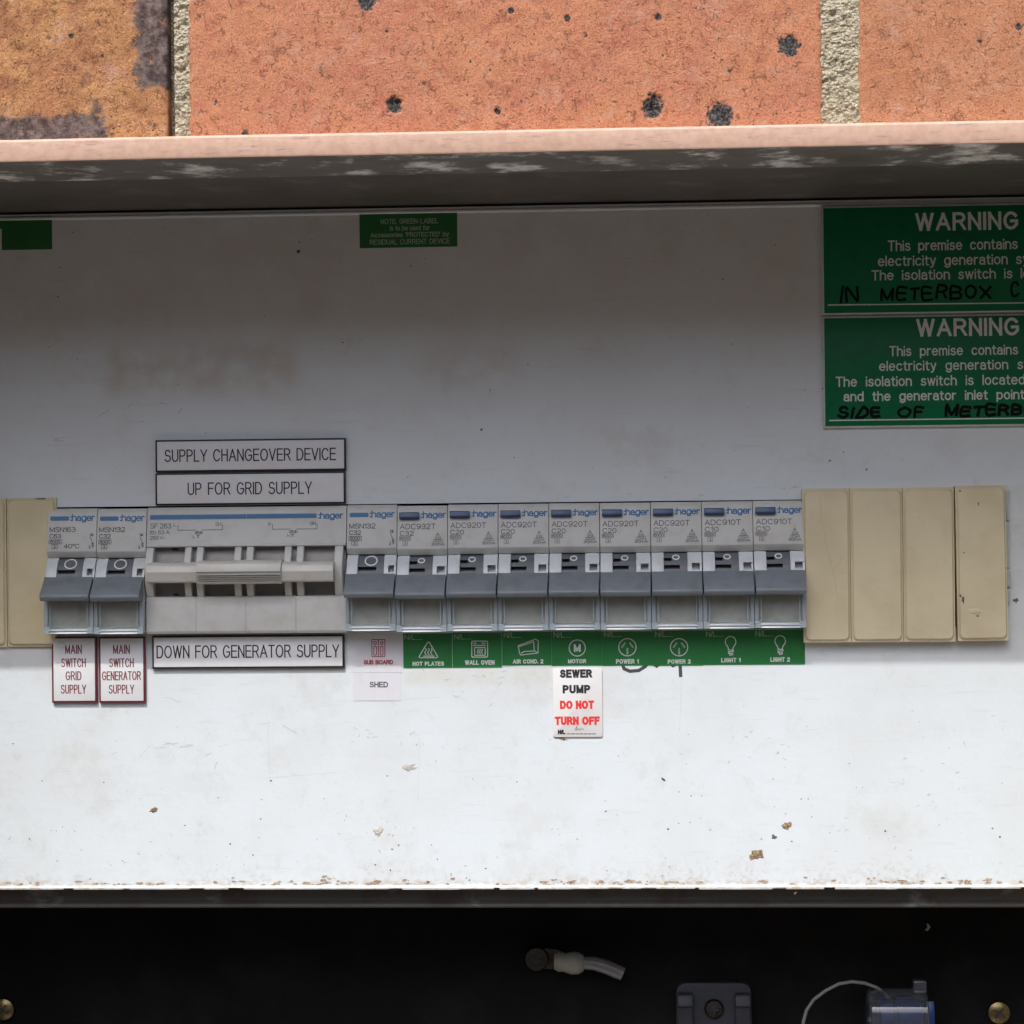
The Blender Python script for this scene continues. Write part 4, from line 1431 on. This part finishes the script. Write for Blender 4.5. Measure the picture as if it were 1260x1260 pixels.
for i, (u0, u1, v0, v1) in enumerate(edges):
    p = Plate('circuit_sticker', u0, v0, u1, v1, 0.14 + 0.03 * (i % 2), 'sticker_green', looks[i], 'sticker', ST, bevel=0)
    p.text(names[i], *tb[i], 'ink_white', .185, gap=.36, space=.55)
    p.text('N/L', nl[i][0], nl[i][1], nl[i][2], nl[i][3], 'ink_pale', .12, gap=.16)
    p.icon([[(nl[i][2] + 1, nl[i][3] - .6), (nl[i][2] + 8, nl[i][3] - .7)]], 'ink_pale', .6, 'write_line')
    if i == 0:
        p.icon([[(517, 809.3), (537, 809.3), (538.6, 808), (528.4, 790.3), (526.2, 790.3), (515.6, 808), (517, 809.3)], wave(523.6, 798, 805.6, .9), wave(527.2, 798, 805.6, .9), wave(530.8, 798, 805.6, .9), [(521, 807.3), (534, 807.3)]], 'ink_white', 1.15)
    elif i == 1:
        p.icon([rrect(580.5, 788.8, 600, 808.5, 1.5), [(583, 794), (597.5, 794)], [(583, 791.3), (586, 791.3)], [(593, 791.3), (597, 791.3)], rrect(584, 796.6, 597, 806.2, .6), wave(588, 798.6, 804, .5), wave(590.5, 798.6, 804, .5), wave(593, 798.6, 804, .5)], 'ink_white', 1.05)
    elif i == 2:
        p.icon([[(637.6, 794.6), (659, 786.4), (662.4, 788.6), (662, 803.4), (641, 806), (639.4, 804), (637.6, 794.6)], [(639, 795.6), (656.6, 789.6), (657.4, 800), (660, 802.6)], [(641.5, 803.5), (645, 801.6), (657, 801)]], 'ink_white', 1.05)
    elif i == 3:
        p.icon([ell(710.3, 797.3, 10, 10)], 'ink_white', 1.1)
        p.text('M', 706, 792.6, 714.6, 802, 'ink_white', .20)
    elif i in (4, 5):
        c = (772, 796.4) if i == 4 else (835.6, 796.4)
        p.icon([ell(c[0], c[1], 10.7, 10.7)], 'ink_white', 1.1)
        p.icon(pill(c[0] - 4.9, c[1] - 2.6, 5.6, 1, -.95) + pill(c[0] + 4.9, c[1] - 2.6, 5.6, 1, .95) + pill(c[0], c[1] + 4.9, 6.0, 1, math.pi / 2), 'ink_pale', 2.2)
    else:
        c = (899, 789.7) if i == 6 else (960, 788.8)
        bulb = arc(c[0], c[1], 6.5, 6.7, 50, -230, 18)
        bulb = [(c[0] + 2.6, c[1] + 9.6), (c[0] + 3.0, c[1] + 7.6)] + bulb + [(c[0] - 3.0, c[1] + 7.6), (c[0] - 2.6, c[1] + 9.6)]
        base = [(c[0] - 3, c[1] + 10), (c[0] + 3.3, c[1] + 10.2), (c[0] + 3.3, c[1] + 12), (c[0] - 2.6, c[1] + 12.2), (c[0] - 2.6, c[1] + 14.2), (c[0] + 2.6, c[1] + 14), (c[0] + 2.4, c[1] + 16), (c[0] - 1, c[1] + 16.4), (c[0] - 1, c[1] + 15)]
        p.icon([bulb, base], 'ink_white', 1.1)

p = Plate('printed_sticker', 432.5, 780, 494.5, 827.5, 0.12, 'sticker_white', 'white sticker reading SUB BOARD with red board symbol, left of HOT PLATES', 'sticker', bevel=0)
p.text('SUB BOARD', 447.3, 812, 484, 817.6, 'ink_maroon', .20, gap=.24, space=.5)
p.icon([rrect(457.6, 787, 473.6, 808, .8), [(465.6, 787), (465.6, 808)], ell(461.5, 791.4, 1.6, 1.9), ell(469.8, 791.4, 1.6, 1.9), rrect(460, 795.4, 463.2, 806, .6), rrect(468, 795.4, 471.2, 806, .6)], 'ink_maroon', 1.1)
p = Plate('printed_sticker', 434, 827.7, 493.3, 862.3, 0.14, 'sticker_white', 'small white sticker reading SHED below the sub board sticker', 'sticker', bevel=0, rot=0.3)
p.text('SHED', 454.8, 838.8, 477.6, 845.8, 'ink_dark', .15, gap=.26)
p = Plate('warning_tag', 680, 822.5, 741.3, 907, 0.6, 'tag_white', 'white round cornered tag reading SEWER PUMP DO NOT TURN OFF', 'tag', round_=0.9, bevel=.12)
for s, v, a, b, mt in (('SEWER', 828.8, 689, 728.5, 'ink_black'), ('PUMP', 848, 692.3, 726.3, 'ink_black'), ('DO NOT', 867.2, 689, 731, 'ink_red'), ('TURN OFF', 886.8, 682.6, 738, 'ink_red')):
    p.text(s, a, v - 5.2, b, v + 5.2, mt, .215, gap=.40, space=.50)
p.text('N/L', 686.4, 897.8, 695.6, 903.6, 'ink_black', .22, gap=.22)
p.icon([[(698 + q * 5.2, 903), (701.6 + q * 5.2, 903)] for q in range(7)], 'ink_black', .9, 'write_line')
p.icon([[(707, 899), (710, 893.5), (709.4, 898.6), (712, 896.4), (713, 898.6), (716, 896.6), (718, 897.6)]], 'ink_grey', .6, 'handwriting')

p = Plate('note_sticker', 441.8, 261.5, 563, 304.5, 0.15, 'note_green', 'small green sticker reading NOTE GREEN LABEL at the top of the panel', 'sticker', 'small green stickers under the soffit', bevel=0)
p.text('NOTE. GREEN LABEL', 468, 269, 539.5, 275.3, 'ink_pale', .12, gap=.24, space=.5)
p.text('is to be used for', 479.5, 277.3, 529, 283.6, 'ink_pale', .12, gap=.24, space=.5)
p.text("Accessories 'PROTECTED' by", 455.5, 285.6, 553, 293, 'ink_pale', .115, gap=.24, space=.6)
p.text('RESIDUAL CURRENT DEVICE', 454.5, 294, 554, 300.6, 'ink_pale', .12, gap=.24, space=.5)
p = Plate('note_sticker', -56, 266.3, 65.6, 308, 0.15, 'note_green', 'plain green sticker cut off by the left edge of the picture', 'sticker', 'small green stickers under the soffit', bevel=0)
X, Z = W(2.2, 308, -.2)
X0, Z1 = W(-40, 282.5, -.2)
MB().box(X0, X, -.24, 0, Z + .12, Z1).build('patch', 'sticker_white', p.o, (-p.cx, 0, -p.cz))

KW = 'green electrical warning signs'
S1 = [('WARNING', 1127.3, 261, 1251.5, 283.3, .135, .30), ('This premise contains an', 1094, 294.5, 1276, 310.6, .088, .24), ('electricity generation system', 1082, 313, 1300, 329, .088, .24), ('The isolation switch is located', 1074.3, 330.7, 1308, 343.4, .112, .24)]
p = Plate('warning_sign', 1014, 251.5, 1366, 384.5, 1.5, 'sign_green', 'upper green warning sign with white heading and faint black handwriting', 'sign', KW, 'sign_edge')
hand1 = 'IN METERBOX'
for s, a, v0, b, v1, w_, g_ in S1:
    p.text(s, a, v0, b, v1, 'ink_white', w_, gap=g_, space=.75)


def smooth_pts(q, n=5):
    if len(q) < 3:
        return q
    out = []
    for i in range(len(q) - 1):
        p0, p1, p2, p3 = q[max(i - 1, 0)], q[i], q[i + 1], q[min(i + 2, len(q) - 1)]
        for k_ in range(n):
            t = k_ / n
            out.append(tuple(0.5 * (2 * p1[c] + (p2[c] - p0[c]) * t + (2 * p0[c] - 5 * p1[c] + 4 * p2[c] - p3[c]) * t * t + (3 * p1[c] - p0[c] - 3 * p2[c] + p3[c]) * t ** 3) for c in (0, 1)))
    return out + [q[-1]]


def hand(p, words):
    for s_, a, v0, b, v1, w_ in words:
        r_ = random.Random(len(s_) + int(a) * 3)
        x, st = 0.0, []
        for ch in s_:
            w0, gl = G[ch]
            sh, up, sc_, kx = r_.uniform(-.05, .14), r_.uniform(-.07, .07), r_.uniform(.86, 1.08), r_.uniform(.9, 1.2)
            for q in gl:
                q = q if len(q) < 16 else q[::2] + ([q[-1]] if len(q) % 2 == 0 else [])
                q = [(x + px_ * kx + pz_ * sh + r_.uniform(-.022, .022), up + pz_ * sc_ + r_.uniform(-.025, .025)) for px_, pz_ in q]
                st.append(smooth_pts(q))
            x += w0 * kx + .34
        p.text(st, a, v0, b, v1, 'marker_black', w_, 'handwriting')


hand(p, [('IN', 1033, 351, 1057, 373, .115), ('METERBOX', 1084, 349, 1219, 371, .115), ('C', 1243, 346, 1254, 366, .115)])
p.icon([[(1019.5, 375.3), (1362, 371.6)]], 'ink_white', 1.5, 'write_line')
p = Plate('warning_sign', 1015.3, 387.5, 1367, 524, 1.5, 'sign_green', 'lower green warning sign with bold black handwriting above its bottom line', 'sign', KW, 'sign_edge')
for s, a, v0, b, v1, w_, g_ in (('WARNING', 1128.6, 391.5, 1252.5, 413.5, .135, .30), ('This premise contains an', 1095.8, 424.6, 1277, 440, .088, .24), ('electricity generation system', 1083.5, 442.8, 1301, 458, .088, .24),
                               ('The isolation switch is located', 1030, 462, 1259, 474.6, .112, .24), ('and the generator inlet point', 1039.5, 480.5, 1258.5, 495.4, .098, .24)):
    p.text(s, a, v0, b, v1, 'ink_white', w_, gap=g_, space=.85)
hand(p, [('SiDE', 1030.5, 499, 1083, 515.5, .185), ('OF', 1104, 499, 1137, 514.5, .185), ('METERBOX', 1163, 495, 1292, 513.5, .175)])
p.icon([[(1021, 517.4), (1363, 513.2)]], 'ink_white', 1.5, 'write_line')

# ------------------------------------------------------------------ things on the black board below the panel
YB = 70.0


def screw(name, u, v, r, mat, label, y=YB, cat='screw'):
    X, Z = W(u, v, y - 3)
    t = thing(name, (X, y, Z), label, cat)
    MB().lathe([(r * 1.0, 0), (r * 1.0, 1.2), (r * .92, 2.0), (r * .6, 2.7), (r * .2, 2.9)], (0, 0, 0), 'y', 24).build('screw_head', mat, t)
    MB().box(-r * .55, r * .55, -3.05, -2.2, -.25, .25).box(-.25, .25, -3.06, -2.2, -r * .55, r * .55).build('cross_slot', 'slot_dark', t).rotation_euler = (0, .6, 0)
    return t


screw('brass_screw', 1230, 1247, 4.3, 'brass', 'shiny brass screw in the black board at the right')
screw('brass_screw', 3, 1243, 4.3, 'brass', 'dull brass screw in the black board at the far left')

X, Z = W(660, 1181, YB - 8)
tl = thing('tube_clip', (X, YB, Z), 'pale nylon clip holding a short clear tube on the black board', 'cable clip')
kk = mpp(YB - 8)
q = lambda du, dv, y=-8: (du * kk, y, -dv * kk)
MB().lathe([(4.6, 0), (4.6, 6.5), (4.2, 7.4), (2.2, 7.8)], (0, 0, 0), 'y', 24).build('screw_head', 'dull_screw', tl)
MB().box(-2.1, 2.1, -8.0, -7.2, -.4, .4).box(-.4, .4, -8.02, -7.2, -2.1, 2.1).build('cross_slot', 'slot_dark', tl).rotation_euler = (0, .5, 0)
MB().plate([(a * kk, -b * kk) for a, b in ((8, -13), (24, -12), (38, -7), (40, 2), (30, 14), (8, 13), (0, 6), (0, -8))], -5.5, -1).build('strap', 'dull_screw', tl, bevel=.6)
MB().tube([q(22, 2), q(28, 2), q(34, 3), q(44, 4), q(52, 4), q(58, 4)], [3.0, 3.9, 3.5, 4.3, 4.1, 3.0], 16).build('collar', 'white_nylon', tl)
MB().tube([q(54, 3.5), q(70, 4), q(84, 8), q(96, 13), q(106, 17.5)], [2.5, 2.7, 2.8, 2.7, 2.6], 14).build('clear_tube', 'clear_tube', tl)
MB().tube([q(54, 3.5), q(70, 4), q(84, 8), q(96, 13), q(105, 17)], [1.6] * 5, 10).build('tube_core', 'wire_grey', tl)

X, Z = W(879, 1262, YB - 8)
br = thing('plastic_bracket', (X, YB, Z), 'dark grey round cornered plastic bracket with a screw on the black board', 'bracket')
kk = mpp(YB - 8)
pts = []
for a, b, r_, ang in ((46, -50, 12, 0), (-46, -50, 12, 90)):
    pts += [((a - math.copysign(r_, a)) * kk + x, -(b + r_) * kk + z) for x, z in arc(0, 0, r_ * kk, r_ * kk, ang, ang + 90, 5)]
pts += [(-47 * kk, -60 * kk), (47 * kk, -60 * kk)]
MB().plate(pts, -5, 0).build('base', 'bracket_grey', br, bevel=.5)
for s in (-1, 1):
    a, b = sorted((s * 26 * kk, s * 44.5 * kk))
    MB().prism([(4.9, 39 * kk), (7.5, 37 * kk), (9, 24 * kk), (7.0, 22 * kk), (7.4, -60 * kk), (4.9, -60 * kk)], a, b).build('side_rib', 'bracket_grey', br, bevel=.4)
MB().lathe([(3.6, 4.9), (3.6, 6.2), (3.0, 7.0), (1.0, 7.3)], (0, 0, 19 * kk), 'y', 22).build('screw_head', 'dull_screw', br)
MB().box(-1.8, 1.8, -7.5, -6.8, 19 * kk - .35, 19 * kk + .35).box(-.35, .35, -7.52, -6.8, 19 * kk - 1.8, 19 * kk + 1.8).build('cross_slot', 'slot_dark', br)

X, Z = W(1104, 1245, YB - 16)
se = thing('meter_seal', (X, YB - 12, Z), 'clear twist seal with blue insert and a wire loop, lower right', 'seal')
kk = mpp(YB - 16)
MB().lathe([(8.5, -10.5), (9.6, -9.6), (9.8, 0), (9.6, 10.5), (9.2, 11)], (0, 0, -2), 'x', 28).build('seal_body', 'clear_seal', se)
MB().lathe([(5.5, -6.5), (7.4, -6.0), (7.4, -2), (5.0, -1.6), (5.0, 0), (7.4, .5), (7.4, 5.5), (6, 9)], (0, 0, -3), 'x', 22).build('seal_core', 'seal_blue', se)
MB().prism([(2, -16), (5, -16), (6, -2), (4.4, 4), (2, 3)], 10.5, 13.4).build('seal_wing', 'seal_blue', se, bevel=.3)
MB().box(6.2, 11.0, -2.6, 2.6, 6.5, 10.9).build('seal_tab', 'clear_seal', se, bevel=.6)
q = lambda u, v, dy: ((u - 1104) * kk, dy, -(v - 1245) * kk)
loop = [(990, 1275), (990, 1258), (994, 1244), (1003, 1231), (1018, 1220), (1034, 1212), (1050, 1209.5), (1066, 1211.5), (1080, 1217), (1090, 1224), (1096, 1233), (1100, 1242)]
MB().tube([q(u, v, -4 + i * .3) for i, (u, v) in enumerate(loop)], 0.62, 8).build('wire_loop', 'wire_grey', se)
X, Z = W(1141, 1140, YB - .4)
fk = thing('paint_fleck', (X, YB, Z), 'tiny pale fleck stuck on the black board, above the seal', 'fleck')
MB().plate([(-.2, 1.2), (.9, .4), (1.1, -.4), (.1, -1.7), (-.9, -1.4), (.1, -.3)], -.4, 0).build('fleck', 'scuff_grey', fk, smooth=False)
